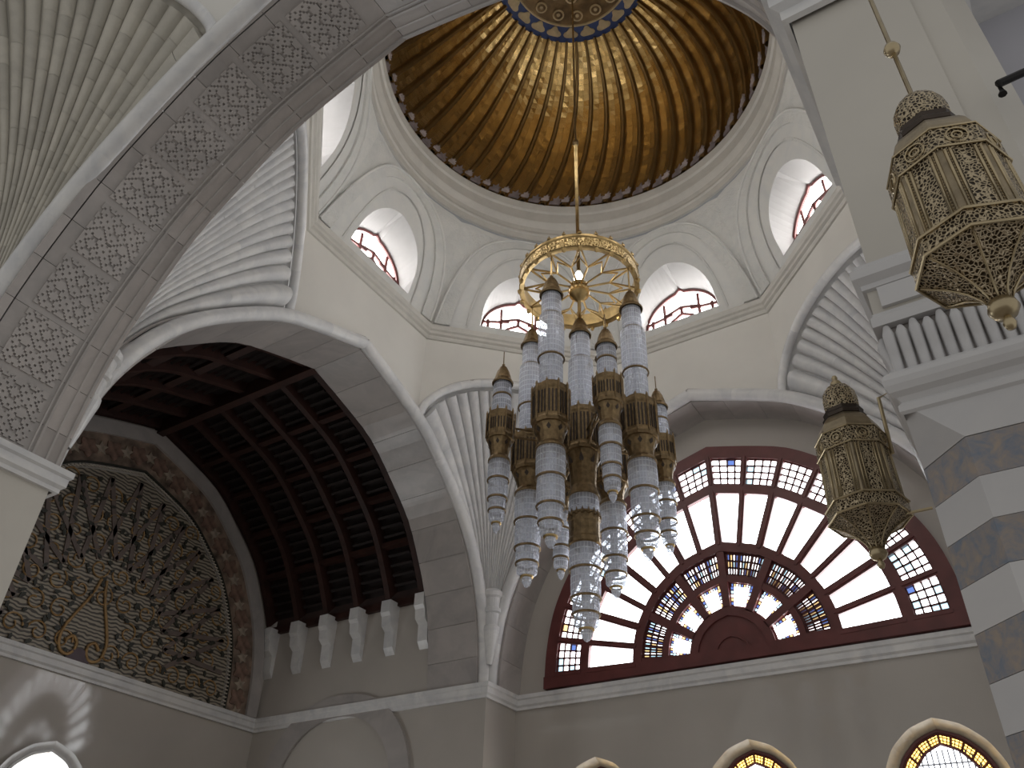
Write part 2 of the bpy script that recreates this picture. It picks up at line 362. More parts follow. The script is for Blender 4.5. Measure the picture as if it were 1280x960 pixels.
# ------------------------------------------------------------------ fluted corner vaults (four, and the twin of one in the next bay)
Z0 = 1.36
def rim_z(s):
    l = abs(2*s-1); return 1.95 + .235*((1-l**2.6)**.62 if l < 1 else 0) + .012*(1-l)
LCUR = resample([(h, z) for h, z in EXTR if z >= Z0 and h >= CUT] , 24)
LCUR = resample([(at_z(EXTR, Z0), Z0)] + [(h, z) for h, z in EXTR if z > Z0 and h > CUT] + [(CUT, at_h(EXTR, CUT))], 24)
def conch_pt(s, t):
    x = t*24; k = min(int(x), 23); u = x-k; h = LCUR[k][0]+(LCUR[k+1][0]-LCUR[k][0])*u; z = LCUR[k][1]+(LCUR[k+1][1]-LCUR[k][1])*u
    zn = (z-Z0)/(LCUR[-1][1]-Z0); d = 1-h
    return Vector((1-s*d, 1-(1-s)*d, Z0+(rim_z(s)-Z0)*zn))
def conch_nrm(s, t):
    e = 1e-3; a = conch_pt(min(1, s+e), t)-conch_pt(max(0, s-e), t); b = conch_pt(s, min(1, t+e))-conch_pt(s, max(0, t-e)); n = a.cross(b)
    if n.length < 1e-12: n = Vector((-1, -1, 0))
    n.normalize()
    return n if n.dot(Vector((-1, -1, -.3))) > 0 else -n
NFL = 17
def conch(name, T, nblk, label, mat=MARBLE, nfl=17, bulge=.50):
    """T maps the corner (+,+) to its place"""
    mb = MB(); rows = [[T(conch_pt(s/34, t/12)-conch_nrm(s/34, t/12)*.012) for s in range(35)] for t in range(13)]; mb.grid(rows)
    root = struct(name, mb, mat, label); NFL = nfl
    # diagonal wall above the rim
    mb = MB(); mb.grid([[T(((1-s/24)+s/24*CUT, (1-s/24)*CUT+s/24, rim_z(s/24)-.01)) for s in range(25)], [T(((1-s/24)+s/24*CUT, (1-s/24)*CUT+s/24, 2.46)) for s in range(25)]])
    build('diagonal_wall', mb, PLASTER, root)
    rim = [((1-s/40)+s/40*CUT, (1-s/40)*CUT+s/40, rim_z(s/40)) for s in range(41)]
    n = Vector((-1, -1, 0)).normalized()
    whole = MB().tube([T(Vector(p)+n*.012) for p in rim], .018, 12, up=(.7, .7, 0), caps=False).v
    for q in range(10):
        build('rim_roll', MB().grid([whole[k*12:k*12+12] for k in range(q*4, q*4+5)], True), MARBLE, root, smooth=True)
    build('rim_fillet', MB().tube([T(Vector(p)+n*.006+Vector((0, 0, .026))) for p in rim], .003, 5), SOFFIT, root)
    tend = .965
    for i in range(NFL):
        s0, s1 = i/NFL, (i+1)/NFL
        cuts = [0]+sorted(min(.96, max(.06, (k+random.uniform(-.32, .32))/nblk)) for k in range(1, nblk))+[1]
        for a, b in zip(cuts, cuts[1:]):
            if b-a < .03: continue
            mb = MB(); rows = []; nt_ = max(2, int((b-a)*16)); jit = random.uniform(.97, 1.03)
            for k in range(nt_+1):
                t = (a+(b-a)*k/nt_)*tend+.0; row = []
                tt = min(1, max(0, t + (.0004 if k == 0 else -.0004 if k == nt_ else 0)))
                wd_ = (conch_pt(s1, tt)-conch_pt(s0, tt)).length
                for j in range(7):
                    u = j/6; s = s0+(s1-s0)*(.04+.92*u); lift = wd_*bulge*jit*math.sqrt(max(0, 1-(2*u-1)**2))
                    row.append(T(conch_pt(s, tt)+conch_nrm(s, tt)*(lift-.010)))
                rows.append(row)
            mb.grid(rows); mm = len(mb.v)
            if b == 1:
                e0 = rows[-1]; mb.add(e0, [tuple(range(7))[::-1]])
            build('flute_block', mb, mat, root, smooth=True)
    # ringed colonnette that gathers the flutes
    c = T((.955, .955, 0)); prof = [(.010, 1.06), (.018, 1.10), (.030, 1.17), (.036, 1.20), (.036, 1.215), (.030, 1.22), (.033, 1.27), (.042, 1.275), (.042, 1.29), (.034, 1.295), (.038, 1.335), (.048, 1.342), (.048, 1.36), (.04, 1.372), (.0, 1.375)]
    build('ringed_colonnette', MB().lathe(prof, 20, (c[0], c[1], 0)), MARBLE, root, smooth=False)
    return root
conch('wall_corner_back_left', lambda p: (-p[0], p[1], p[2]), 4, 'fluted marble corner vault between the timber-vault arch and the fan window')
conch('wall_corner_back_right', lambda p: (p[0], p[1], p[2]), 4, 'fluted marble corner vault right of the fan window beside the banded pier')
conch('wall_corner_near_left', lambda p: (-p[0], -p[1], p[2]), 6, 'fluted marble corner vault under the cornice beside the timber-vault arch')
conch('wall_corner_next_bay', lambda p: (-p[0], p[1]-2.25, p[2]), 8, 'buff fluted marble corner vault on the camera side of the carved arch', BUFF, 17, .42)

# left flank of the next bay: arch face over the camera side
mb = MB(); Mx = lambda h, d, z: (-d, h-2.25, z); face(mb, Mx, 1.0)
wl2 = struct('wall_left_next_bay', mb, PLASTER, 'beige wall beyond the buff fluted vault of the next bay')

# ------------------------------------------------------------------ piers and lower walls
JB = .935
FL = -EYE/A
mb = MB(); mb.prism([(-1.25, JB, FL), (-.95, JB, FL), (-.95, 1.158, FL), (-1.25, 1.158, FL)], (0, 0, .935-FL))
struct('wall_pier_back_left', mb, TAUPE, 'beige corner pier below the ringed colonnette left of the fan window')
mb = MB(); mb.prism([(JB, 1.158, FL), (.95, .95, FL), (1.25, JB, FL), (1.25, 1.158, FL)], (0, 0, .935-FL))
struct('wall_pier_back_right', mb, TAUPE, 'beige corner pier hidden behind the banded pier')
mb = MB(); mb.prism([(-1.25, -1.262, FL), (-.93, -1.262, FL), (-.93, -.965, FL), (-1.25, -.965, FL)], (0, 0, .935-FL))
struct('wall_pier_near_left', mb, PIERW, 'plain pale pier that carries the carved marble arch')
# back wall with the fan window; the lower part is cut open for the three stained windows
LOWX, LOWH, LOWD = (.60, .005, -.59), .158, .055
def low_outline(hw, apex, base, n=20):
    prof = [(h/.935*hw, apex-.21+(z-.95)/1.105*.21) for h, z in resample(INTR, n)]
    sh = [(hw, base)]+prof; out = sh+[(-h, z) for h, z in sh][::-1][1:]; c = (apex+base)/2
    return lambda k: [(h*k, c+(z-c)*(1-(1-k)*hw/((apex-base)/2))) for h, z in out]
mb = MB(); pr = full(resample(INTR, 30)); pr = [(h*1.03, z+.02 if z > .96 else z) for h, z in pr]
mb.add([(-1.0, 1.157, .94), (-1.0, 1.157, .95)]+[(h, 1.157, z) for h, z in pr]+[(1.0, 1.157, .95), (1.0, 1.157, .94)], [tuple(range(len(pr)+4))])
edges = [-1.0]
for xc, ap in zip(LOWX[::-1], (.695, .700, .705)):
    O = low_outline(LOWH, ap, 0.0)(1.16); H = O[0][0]; zb = O[0][1]
    mb.add([(edges[-1], 1.157, FL), (xc-H, 1.157, FL), (xc-H, 1.157, .945), (edges[-1], 1.157, .945)], [(0, 1, 2, 3)])
    mb.add([(xc-H, 1.157, FL), (xc+H, 1.157, FL), (xc+H, 1.157, zb), (xc-H, 1.157, zb)], [(0, 1, 2, 3)])
    for (h0, z0), (h1, z1) in zip(O, O[1:]):
        if abs(h1-h0) > 1e-6: mb.add([(xc+h0, 1.157, z0), (xc+h1, 1.157, z1), (xc+h1, 1.157, .945), (xc+h0, 1.157, .945)], [(0, 1, 2, 3)])
    edges.append(xc+H)
mb.add([(edges[-1], 1.157, FL), (1.0, 1.157, FL), (1.0, 1.157, .945), (edges[-1], 1.157, .945)], [(0, 1, 2, 3)])
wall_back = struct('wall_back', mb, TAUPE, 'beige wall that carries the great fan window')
# west bay under the timber vault
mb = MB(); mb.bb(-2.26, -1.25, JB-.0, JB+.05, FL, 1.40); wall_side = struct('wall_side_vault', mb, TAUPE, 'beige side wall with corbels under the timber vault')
mb = MB(); mb.bb(-2.26, -1.0, -JB-.05, -JB, FL, 1.40); struct('wall_side_vault_near', mb, TAUPE, 'beige side wall of the timber vault bay, hidden behind the carved arch')
mb = MB(); pr = full(resample([(h*1.09+.02, z+.10) for h, z in INTR], 30)); mb.add([(-2.26, -1.06, FL)]+[(-2.26, h, z) for h, z in pr]+[(-2.26, 1.06, FL)], [tuple(range(len(pr)+2))])
wall_end = struct('wall_end_vault', mb, TAUPE, 'beige end wall below and around the mosaic lunette')
# string courses
SEC = [(0, .925), (.010, .925), (.010, .935), (.018, .942), (.018, .962), (.024, .967), (.024, .982), (0, .985)]
def course(name, path, label):
    mb = MB(); mb.sweep(path, SEC); return struct(name, mb, MARBLE, label)
course('trim_1', [(-2.26, JB), (-.95, JB), (-.95, 1.157), (.95, 1.157)], 'marble string course running under the corbels and the fan window')
course('trim_2', [(-.93, -1.30), (-.93, -.955), (-1.25, -.955)], 'marble impost moulding at the foot of the carved arch')
course('trim_3', [(-2.258, -.95), (-2.258, .93)], 'marble sill under the mosaic lunette')

# octagonal cornice
OCT = [(-1, -CUT), (-1, CUT), (-CUT, 1), (CUT, 1), (1, CUT), (1, -CUT), (CUT, -1), (-CUT, -1)]
mb = MB(); mb.sweep(OCT, [(0, 2.39), (.008, 2.392), (.012, 2.402), (.012, 2.408), (.022, 2.414), (.022, 2.428), (.030, 2.434), (.034, 2.446), (.034, 2.456), (.020, 2.460), (.020, 2.470), (.012, 2.475), (.0, 2.478)], True)
struct('trim_4', mb, RING, 'stepped octagonal cornice under the drum windows')

# ------------------------------------------------------------------ drum with eight lunettes
def oct_r(th):
    k = round(th/(PI/4)); ap = .985 if k % 2 == 0 else .985*(.5*(1+CUT)*math.sqrt(2)); return ap
def drum_pt(side, s, z, off=0.0):
    """s: -1..1 along octagon side `side`; off: inward"""
    a = Vector(OCT[(side+0) % 8]); b = Vector(OCT[(side+1) % 8]); p = (a*(1-s)/2 + b*(1+s)/2)*.985
    tau = min(1, max(0, (z-2.46)/.54)); w = 1-(1-tau)**1.6
    th = math.atan2(p.y, p.x); r = p.length*(1-w)+.852*w-off
    return (r*math.cos(th), r*math.sin(th), z)
def side_half(side): return (Vector(OCT[(side+1) % 8])-Vector(OCT[side])).length/2
ND = 24
mb = MB(); drum_lab = 'pale drum of eight arched lunettes between the octagonal cornice and the dome ring'
wall_drum = None
def niche(hh, zb, zs, za, n=ND):
    pts = []
    for i in range(n+1):
        f = i/n*PI; x = -math.cos(f)*hh
        if i == 0 or i == n: z = zb
        else: z = zs + (za-zs)*(math.sin(f)**.9)*(.93+.07*(1-abs(math.cos(f))))
        pts.append((x, z))
    return pts
panels = []
for side in range(8):
    hl = side_half(side)
    inn = niche(.200, 2.50, 2.55, 2.785)
    outr = []
    for i in range(ND+1):
        f = i/ND
        if f <= .3: outr.append((-1, 2.465+(2.995-2.465)*f/.3))
        elif f >= .7: outr.append((1, 2.465+(2.995-2.465)*(1-f)/.3))
        else: outr.append((-1+2*(f-.3)/.4, 2.995))
    rows = []
    for k in range(9):
        u = k/8; rows.append([drum_pt(side, (x/hl)*(1-u)+xo*u, z*(1-u)+zo*u) for (x, z), (xo, zo) in zip(inn, outr)])
    p = MB(); p.grid(rows)
    # strip below the opening
    p.grid([[drum_pt(side, -1+2*i/12, z) for i in range(13)] for z in (2.462, 2.50)])
    p.add([drum_pt(side, -1, 2.465), drum_pt(side, -1, 2.50), drum_pt(side, -.200/hl, 2.50)], [(0, 1, 2)]); p.add([drum_pt(side, 1, 2.465), drum_pt(side, 1, 2.50), drum_pt(side, .200/hl, 2.50)], [(0, 1, 2)])
    panels.append((side, p, inn, hl))
first = True
for side, p, inn, hl in panels:
    if first: wall_drum = struct('wall_drum', p, DRUM, drum_lab, smooth=True); first = False
    else: build('drum_panel', p, DRUM, wall_drum, smooth=True)
    # arch band and fillets laid on the vault
    def arch(hw, zb, za, n=28): return [(-math.cos(i/n*PI)*hw, zb+(za-zb)*math.sin(i/n*PI)**.85) for i in range(n+1)]
    o1, o2, o3 = arch(hl*.97, 2.47, 2.985), arch(hl*.80, 2.47, 2.945), arch(hl*.62, 2.485, 2.895)
    q = MB(); q.grid([[drum_pt(side, x/hl, z, -.002) for x, z in o1], [drum_pt(side, x/hl, z, .010) for x, z in o1], [drum_pt(side, x/hl, z, .010) for x, z in o2], [drum_pt(side, x/hl, z, -.002) for x, z in o2]])
    build('carved_arch_band', q, CARVED, wall_drum)
    q = MB(); q.tube([drum_pt(side, x/hl, z, .012) for x, z in o1], .006, 6); build('arch_fillet', q, DRUM, wall_drum)
    q = MB(); q.grid([[drum_pt(side, x/hl, z, -.002) for x, z in o3], [drum_pt(side, x/hl, z, .005) for x, z in o3], [drum_pt(side, x/hl, z, .005) for x, z in inn[::1]][:len(o3)] if len(inn) == len(o3) else [drum_pt(side, x/hl*.96, z-.012, .005) for x, z in o3]])
    build('inner_arch_band', q, CARVED, wall_drum)
    # spandrel panel with arabesque
    q = MB()
    q.add([drum_pt(side, 1.0, z, .006) for z in (2.60, 2.72, 2.84, 2.96)]+[drum_pt(side, 1-.02-.62*((z-2.56)/.42)**1.8, z, .006) for z in (2.60, 2.72, 2.84, 2.96)], [(0, 1, 5, 4), (1, 2, 6, 5), (2, 3, 7, 6)])
    q.add([drum_pt(side, -1.0, z, .006) for z in (2.60, 2.72, 2.84, 2.96)]+[drum_pt(side, -1+.02+.62*((z-2.56)/.42)**1.8, z, .006) for z in (2.60, 2.72, 2.84, 2.96)], [(0, 1, 5, 4), (1, 2, 6, 5), (2, 3, 7, 6)])
    build('arabesque_spandrel', q, CARVED, wall_drum, smooth=True)
# windows in the drum
for side in range(8):
    hl = side_half(side); a = Vector(OCT[side]); b = Vector(OCT[(side+1) % 8]); mid = (a+b)/2; t = (b-a).normalized(); n = mid.normalized()
    D = 1.03
    def F(x, z, d=0.0): q = mid*D + t*x + n*d; return (q.x, q.y, z)
    fr = niche(.182, 2.49, 2.525, 2.715); fr[ND//2] = (0, 2.735)
    inn = niche(.200, 2.50, 2.55, 2.785)
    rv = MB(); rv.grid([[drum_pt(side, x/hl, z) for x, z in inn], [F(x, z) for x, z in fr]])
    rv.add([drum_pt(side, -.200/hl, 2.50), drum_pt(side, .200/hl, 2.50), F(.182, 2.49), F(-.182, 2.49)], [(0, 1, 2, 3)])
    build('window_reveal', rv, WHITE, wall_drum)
    win = MB(); fp = [F(x, z, -.004) for x, z in fr]; win.tube(fp, .0095, 6)
    win.tube([F(-.185, 2.492, -.004), F(.185, 2.492, -.004)], .0055, 6)
    wo = struct('window_%d' % (side+2), win, FRAME, 'arched red-framed clerestory window of the drum')
    wo['group'] = 'eight clerestory windows of the drum'
    bars = [((-.085, 2.49), (-.085, 2.665)), ((.085, 2.49), (.085, 2.665)), ((-.17, 2.575), (-.045, 2.595)), ((.17, 2.575), (.045, 2.595)), ((-.085, 2.595), (0, 2.622)), ((0, 2.622), (.085, 2.595)), ((-.045, 2.555), (0, 2.58)), ((0, 2.58), (.045, 2.555)), ((-.085, 2.52), (-.045, 2.555)), ((.085, 2.52), (.045, 2.555)), ((0, 2.58), (0, 2.622)), ((-.15, 2.525), (-.085, 2.53)), ((.15, 2.525), (.085, 2.53)), ((-.148, 2.49), (-.148, 2.59)), ((.148, 2.49), (.148, 2.59)), ((0, 2.622), (0, 2.72))][:15]
    for q0, q1 in bars: build('glazing_bar', MB().tube([F(*q0, -.003), F(*q1, -.004)], .0082, 6), FRAME, wo)
    build('pane', MB().add([F(x, z, .004) for x, z in fr], [tuple(range(ND+1))[::1]]), P_DRUM, wo)

# ------------------------------------------------------------------ dome ring and dome
mb = MB(); mb.lathe([(.90, 2.975), (.868, 2.99), (.862, 3.0), (.862, 3.02)], 128)
struct('trim_5', mb, BLUEGREY, 'blue grey marble band at the bottom of the dome ring', smooth=True)
mb = MB(); mb.lathe([(.862, 3.018), (.850, 3.020), (.850, 3.055), (.843, 3.060), (.843, 3.066), (.852, 3.085), (.850, 3.11), (.838, 3.135), (.834, 3.145), (.838, 3.150), (.838, 3.21), (.829, 3.218), (.824, 3.25), (.824, 3.260), (.86, 3.265)], 128)
struct('trim_6', mb, RING, 'stepped limestone ring from which the gold dome springs')
NR, TW = 48, math.radians(15)
def dome_rz(h):          # h 0..1 from springing to the blue ring
    r = .836+(.376-.836)*0; ph = h*math.acos(.376/.836)
    return .836*math.cos(ph), 3.258+.88*math.sin(ph)
def dome_pt(i, h, off=0.0):
    r, z = dome_rz(h); th = i*2*PI/NR - TW*(1-(1-h)**2.0) + math.radians(3); nx = r/.836; L_ = math.hypot(nx, (z-3.258)/.88)
    rr = r-off*nx/L_; return (rr*math.cos(th), rr*math.sin(th), z-off*(z-3.258)/.88/L_)
base = MB(); base.grid([[dome_pt(i/2, k/24, -.012) for i in range(2*NR+1)] for k in range(25)]); base.lathe([(.380, 4.06), (.300, 4.085), (.2, 4.13), (.0, 4.15)], 64)
ceiling = struct('ceiling', base, GOLDR, 'gilded dome with swirling ribs around a blue and gold medallion', smooth=True)
ROWS = 34; rest = MB(); cnt = 0
order = []
for i in range(NR):
    for k in range(ROWS):
        order.append((i, k))
def tile(mb, i, k):
    for c in range(2):
        o = .25 if k % 2 else 0.0
        u0, u1 = (.13+.37*c+.0, .13+.37*(c+1)); g = .004
        h0, h1 = k/ROWS+.0004, (k+1)/ROWS-.0004; jt = [random.uniform(-.0013, .0013) for _ in range(4)]; sag = -.006
        q = [dome_pt(i+u0+g, h0, sag*math.sin(PI*u0)+jt[0]), dome_pt(i+u1-g, h0, sag*math.sin(PI*u1)+jt[1]), dome_pt(i+u1-g, h1, sag*math.sin(PI*u1)+jt[2]), dome_pt(i+u0+g, h1, sag*math.sin(PI*u0)+jt[3])]
        q2 = [dome_pt(i+u, h, -.0115) for u, h in ((u0+g, h0), (u1-g, h0), (u1-g, h1), (u0+g, h1))]
        mb.add(q+q2, [(0, 1, 2, 3), (0, 4, 5, 1), (1, 5, 6, 2), (2, 6, 7, 3), (3, 7, 4, 0)])
# the tiles facing the hall's entrance show largest: gores on the side away from the camera
face_i = round((math.atan2(1.8154, -.961)+TW*.6)/(2*PI/NR)) % NR
for i, k in order:
    di = min((i-face_i) % NR, (face_i-i) % NR)
    if di <= 6 and 2 <= k < 25 and cnt < 299: m_ = MB(); tile(m_, i, k); build('gold_tile', m_, GOLD, ceiling); cnt += 1
    else: tile(rest, i, k)
build('gold_tile_field', rest, GOLD, ceiling, kind='stuff')
for i in range(NR):
    P = [dome_pt(i, k/28, .002) for k in range(29)]; m_ = MB(); rows = []
    for k in range(29):
        h = k/28; wv = .135
        rows.append([dome_pt(i-wv, h, -.010), dome_pt(i-wv*.95, h, .020), dome_pt(i-wv*.5, h, .026), dome_pt(i+wv*.5, h, .026), dome_pt(i+wv*.95, h, .020), dome_pt(i+wv, h, -.010)])
    m_.grid(rows); build('rib', m_, GOLDR, ceiling)
# palmette crest at the springing
def palmette(T, s):
    m_ = MB(); sh = [(-.5, 0), (-.55, .35), (-.28, .5), (-.42, .85), (-.15, .8), (0, 1.25), (.15, .8), (.42, .85), (.28, .5), (.55, .35), (.5, 0)]
    m_.add([T(x*s, y*s, .004) for x, y in sh]+[T(x*s, y*s, -.002) for x, y in sh], [tuple(range(11))]+[(i, (i+1) % 11, (i+1) % 11+11, i+11) for i in range(11)]); return m_
for i in range(NR):
    for j, s, m0 in ((.5, .052, CREST), (0.0, .038, CREST2)):
        def T(x, y, d, i=i, j=j): return dome_pt(i+j+x/.105, .020+y*1.05, d+(.006 if j else .028))
        build('crest_palmette', palmette(T, s), m0, ceiling)
# blue band, medallion
m_ = MB(); m_.lathe([(.382, 4.040), (.376, 4.040), (.303, 4.056), (.300, 4.06)], 96); build('blue_band', m_, BLUE, ceiling, smooth=True)
for i in range(24):
    th = i*2*PI/24; e = Vector((math.cos(th), math.sin(th), 0)); g = Vector((-math.sin(th), math.cos(th), 0)); c = e*.341+Vector((0, 0, 4.044))
    m_ = MB(); pts = [c+e*(.033*math.sin(a)*(1+.18*math.cos(4*a)))+g*(.033*math.cos(a)*(1+.18*math.cos(4*a))) for a in [2*PI*k/24 for k in range(24)]]
    m_.prism(pts, (0, 0, .006)); build('band_rosette', m_, IVORY, ceiling)
m_ = MB(); m_.tube([(.298*math.cos(t), .298*math.sin(t), 4.056) for t in [2*PI*k/72 for k in range(72)]], .007, 6, closed=True); build('medallion_ring', m_, IVORY, ceiling)
m_ = MB(); m_.lathe([(.297, 4.056), (.20, 4.085), (.0, 4.11)], 48); build('medallion', m_, flat('medallion_dark_gold', (.20, .13, .06), .4, .6, .5, 3.0), ceiling)
for ring_, nn, rr in ((.25, 16, .026), (.165, 12, .026), (.085, 8, .024)):
    zz = 4.056+(.297-ring_)*.28-.006
    for k in range(nn):
        c = (ring_*math.cos(2*PI*k/nn), ring_*math.sin(2*PI*k/nn), zz)
        m_ = MB(); m_.tube([(c[0]+rr*math.cos(t), c[1]+rr*math.sin(t), c[2]) for t in [2*PI*j/14 for j in range(14)]], .005, 5, closed=True); m_.lathe([(.0, -.004), (.009, -.002), (.010, .004)], 8, c)
        build('medallion_rosette', m_, IVORY, ceiling)

# ------------------------------------------------------------------ fan window
FZ = 1.0
KP = resample([(h/.935*.80, FZ+(z-.95)/1.105*.89) for h, z in INTR], 60)
def kp(u):   # u -1..1: left foot, apex 0, right foot
    x = (1-abs(u))*60; k = min(int(x), 59); f = x-k; h = KP[k][0]+(KP[k+1][0]-KP[k][0])*f; z = KP[k][1]+(KP[k+1][1]-KP[k][1])*f
    return (math.copysign(h, u) if u else 0, z)
# angles rather than arc length give rays of even width
def kang(phi):   # phi 0..pi from right foot to left foot
    c, s = math.cos(phi), math.sin(phi); lo, hi = 0.0, 3.0
    best = None
    for k in range(60):
        (h0, z0), (h1, z1) = KP[k], KP[k+1]; z0 -= FZ; z1 -= FZ; c_ = abs(c)
        a0, a1 = math.atan2(z0, h0), math.atan2(z1, h1); ph = math.atan2(s, c_)
        if a0-1e-6 <= ph <= a1+1e-6:
            f = (ph-a0)/max(1e-9, a1-a0); h, z = h0+(h1-h0)*f, z0+(z1-z0)*f; return (math.copysign(h, c), z)
    return (0.0, KP[-1][1]-FZ)
WY = 1.150
def FW(lam, phi, y=0.0): h, z = kang(phi); return (h*lam, WY-y, FZ+.012+z*lam)
NPH = 96
def ringbar(mb, l0, l1, y0, y1, p0=0.0, p1=PI, n=NPH):
    ph = [p0+(p1-p0)*i/n for i in range(n+1)]
    if p0 == 0.0 and p1 == PI: ph[n//2] = PI/2
    mb.grid([[FW(l0, p, y0) for p in ph], [FW(l0, p, y1) for p in ph], [FW(l1, p, y1) for p in ph], [FW(l1, p, y0) for p in ph]])
def radbar(mb, l0, l1, phi, w, y0, y1):
    a, b = Vector(FW(l0, phi, y1)), Vector(FW(l1, phi, y1)); t = (b-a).normalized(); e = Vector((-t.z, 0, t.x))*w/2; d = Vector((0, y1-y0, 0))
    v = [a-e, a+e, b+e, b-e]; mb.add(v+[p+d for p in v], [(0, 1, 2, 3), (0, 1, 5, 4), (1, 2, 6, 5), (2, 3, 7, 6), (3, 0, 4, 7)])
fm = MB(); ringbar(fm, .935, 1.0, 0, .02); fm.bb(-.80, .80, WY-.026, WY, FZ-.012, FZ+.036)
window_1 = struct('window_1', fm, FRAME, 'great fan window of dark red timber with radiating white panes over the string course')
for l0, l1, y1 in ((.745, .795, .024), (.455, .50, .024), (.315, .345, .020)):
    m_ = MB(); ringbar(m_, l0, l1, 0, y1); build('ring_rail', m_, FRAME, window_1)
m_ = MB(); ringbar(m_, .0, .195, 0, .014); build('tympanum', m_, FRAME, window_1)
m_ = MB(); ringbar(m_, .165, .205, 0, .022); build('tympanum_moulding', m_, FRAME, window_1)
m_ = MB(); ringbar(m_, .075, .088, .012, .020); build('tympanum_moulding', m_, FRAME, window_1)
P0 = .035; NRAY = 16
phs = [P0+(PI-2*P0)*i/NRAY for i in range(NRAY+1)]
for i, ph in enumerate(phs):
    for l0, l1, w in ((.485, .76, .030 if i % 2 == 0 else .024), (.785, .94, .026)):
        m_ = MB(); radbar(m_, l0, l1, ph, w, 0, .022); build('mullion', m_, FRAME, window_1)
        m_ = MB(); radbar(m_, l0, l1, ph, w*.4, .020, .028); build('mullion_bead', m_, FRAME, window_1)
def pane(l0, l1, p0, p1, y, n=4):
    m_ = MB(); m_.grid([[FW(l0, p0+(p1-p0)*i/n, y) for i in range(n+1)], [FW(l1, p0+(p1-p0)*i/n, y) for i in range(n+1)]]); return m_
for i in range(NRAY):
    build('ray_pane', pane(.495, .75, phs[i], phs[i+1], .004), P_WHITE, window_1)
def grid_panel(l0, l1, p0, p1, nl, np_, col, bw):
    """leaded panel: small coloured panes in one part, bars in another"""
    m_ = MB()
    for a in range(nl):
        for b in range(np_):
            m_.m = col(a, b)
            la, lb = l0+(l1-l0)*a/nl, l0+(l1-l0)*(a+1)/nl; pa, pb = p0+(p1-p0)*b/np_, p0+(p1-p0)*(b+1)/np_
            m_.add([FW(la, pa, .004), FW(la, pb, .004), FW(lb, pb, .004), FW(lb, pa, .004)], [(0, 1, 2, 3)])
    m_.m = 0; build('small_panes', m_, [P_WHITE, P_SKY, P_BLUE, P_AMBER], window_1)
    m_ = MB()
    for a in range(0, nl+1): ringbar(m_, l0+(l1-l0)*a/nl-bw/1.7, l0+(l1-l0)*a/nl+bw/1.7, .003, .010, p0, p1, 4)
    for b in range(0, np_+1): radbar(m_, l0, l1, p0+(p1-p0)*b/np_, bw, .003, .010)
    build('lattice', m_, FRAME, window_1)
for i in range(NRAY):
    g = .012
    def col(a, b, i=i):
        if b == (0 if i >= 8 else 3) or a == 3: return random.choice([1, 0, 2, 1, 3]) if random.random() < .24 else 0
        return 0 if random.random() < .93 else 1
    grid_panel(.797, .932, phs[i]+g, phs[i+1]-g, 4, 4, col, .0065)
P1 = .06; phi6 = [P1+(PI-2*P1)*i/6 for i in range(7)]
for i in range(6):
    for k in range(3):
        a = phi6[i]+(phi6[i+1]-phi6[i])*(.09+.275*k+.0); b = a+(phi6[i+1]-phi6[i])*.245
        grid_panel(.352, .450, a, b, 3, 4, lambda x, y: random.choice([0, 0, 1, 2, 3, 0]), .0065)
    m_ = MB(); radbar(m_, .20, .47, phi6[i], .030, 0, .022); build('mullion', m_, FRAME, window_1)
    a, b = phi6[i]+.085, phi6[i+1]-.085
    build('inner_pane', pane(.215, .300, a+.05, b-.05, .005), P_WHITE, window_1)
    # bead border of tiny panes
    m_ = MB(); N_ = 9
    for k in range(N_):
        u = a+(b-a)*k/N_; m_.m = (k*7+i) % 4
        m_.add([FW(.300, u+.006, .006), FW(.300, u+(b-a)/N_-.012, .006), FW(.312, u+(b-a)/N_-.012, .006), FW(.312, u+.006, .006)], [(0, 1, 2, 3)])
    for k in range(5):
        l = .215+.085*k/5
        for u in (a, b-.035):
            m_.m = (k*5+i) % 4; m_.add([FW(l+.003, u, .006), FW(l+.003, u+.035, .006), FW(l+.014, u+.035, .006), FW(l+.014, u, .006)], [(0, 1, 2, 3)])
    build('bead_panes', m_, [P_WHITE, P_SKY, P_BLUE, P_AMBER], window_1)
    m_ = MB(); ringbar(m_, .205, .34, -.003, .003, a-.05, b+.05, 10); build('inner_backing', m_, FRAME, window_1)
m_ = MB(); radbar(m_, .20, .47, phi6[6], .030, 0, .022); build('mullion', m_, FRAME, window_1)
m_ = MB(); ringbar(m_, .33, .47, -.003, .003); build('ring_backing', m_, FRAME, window_1)

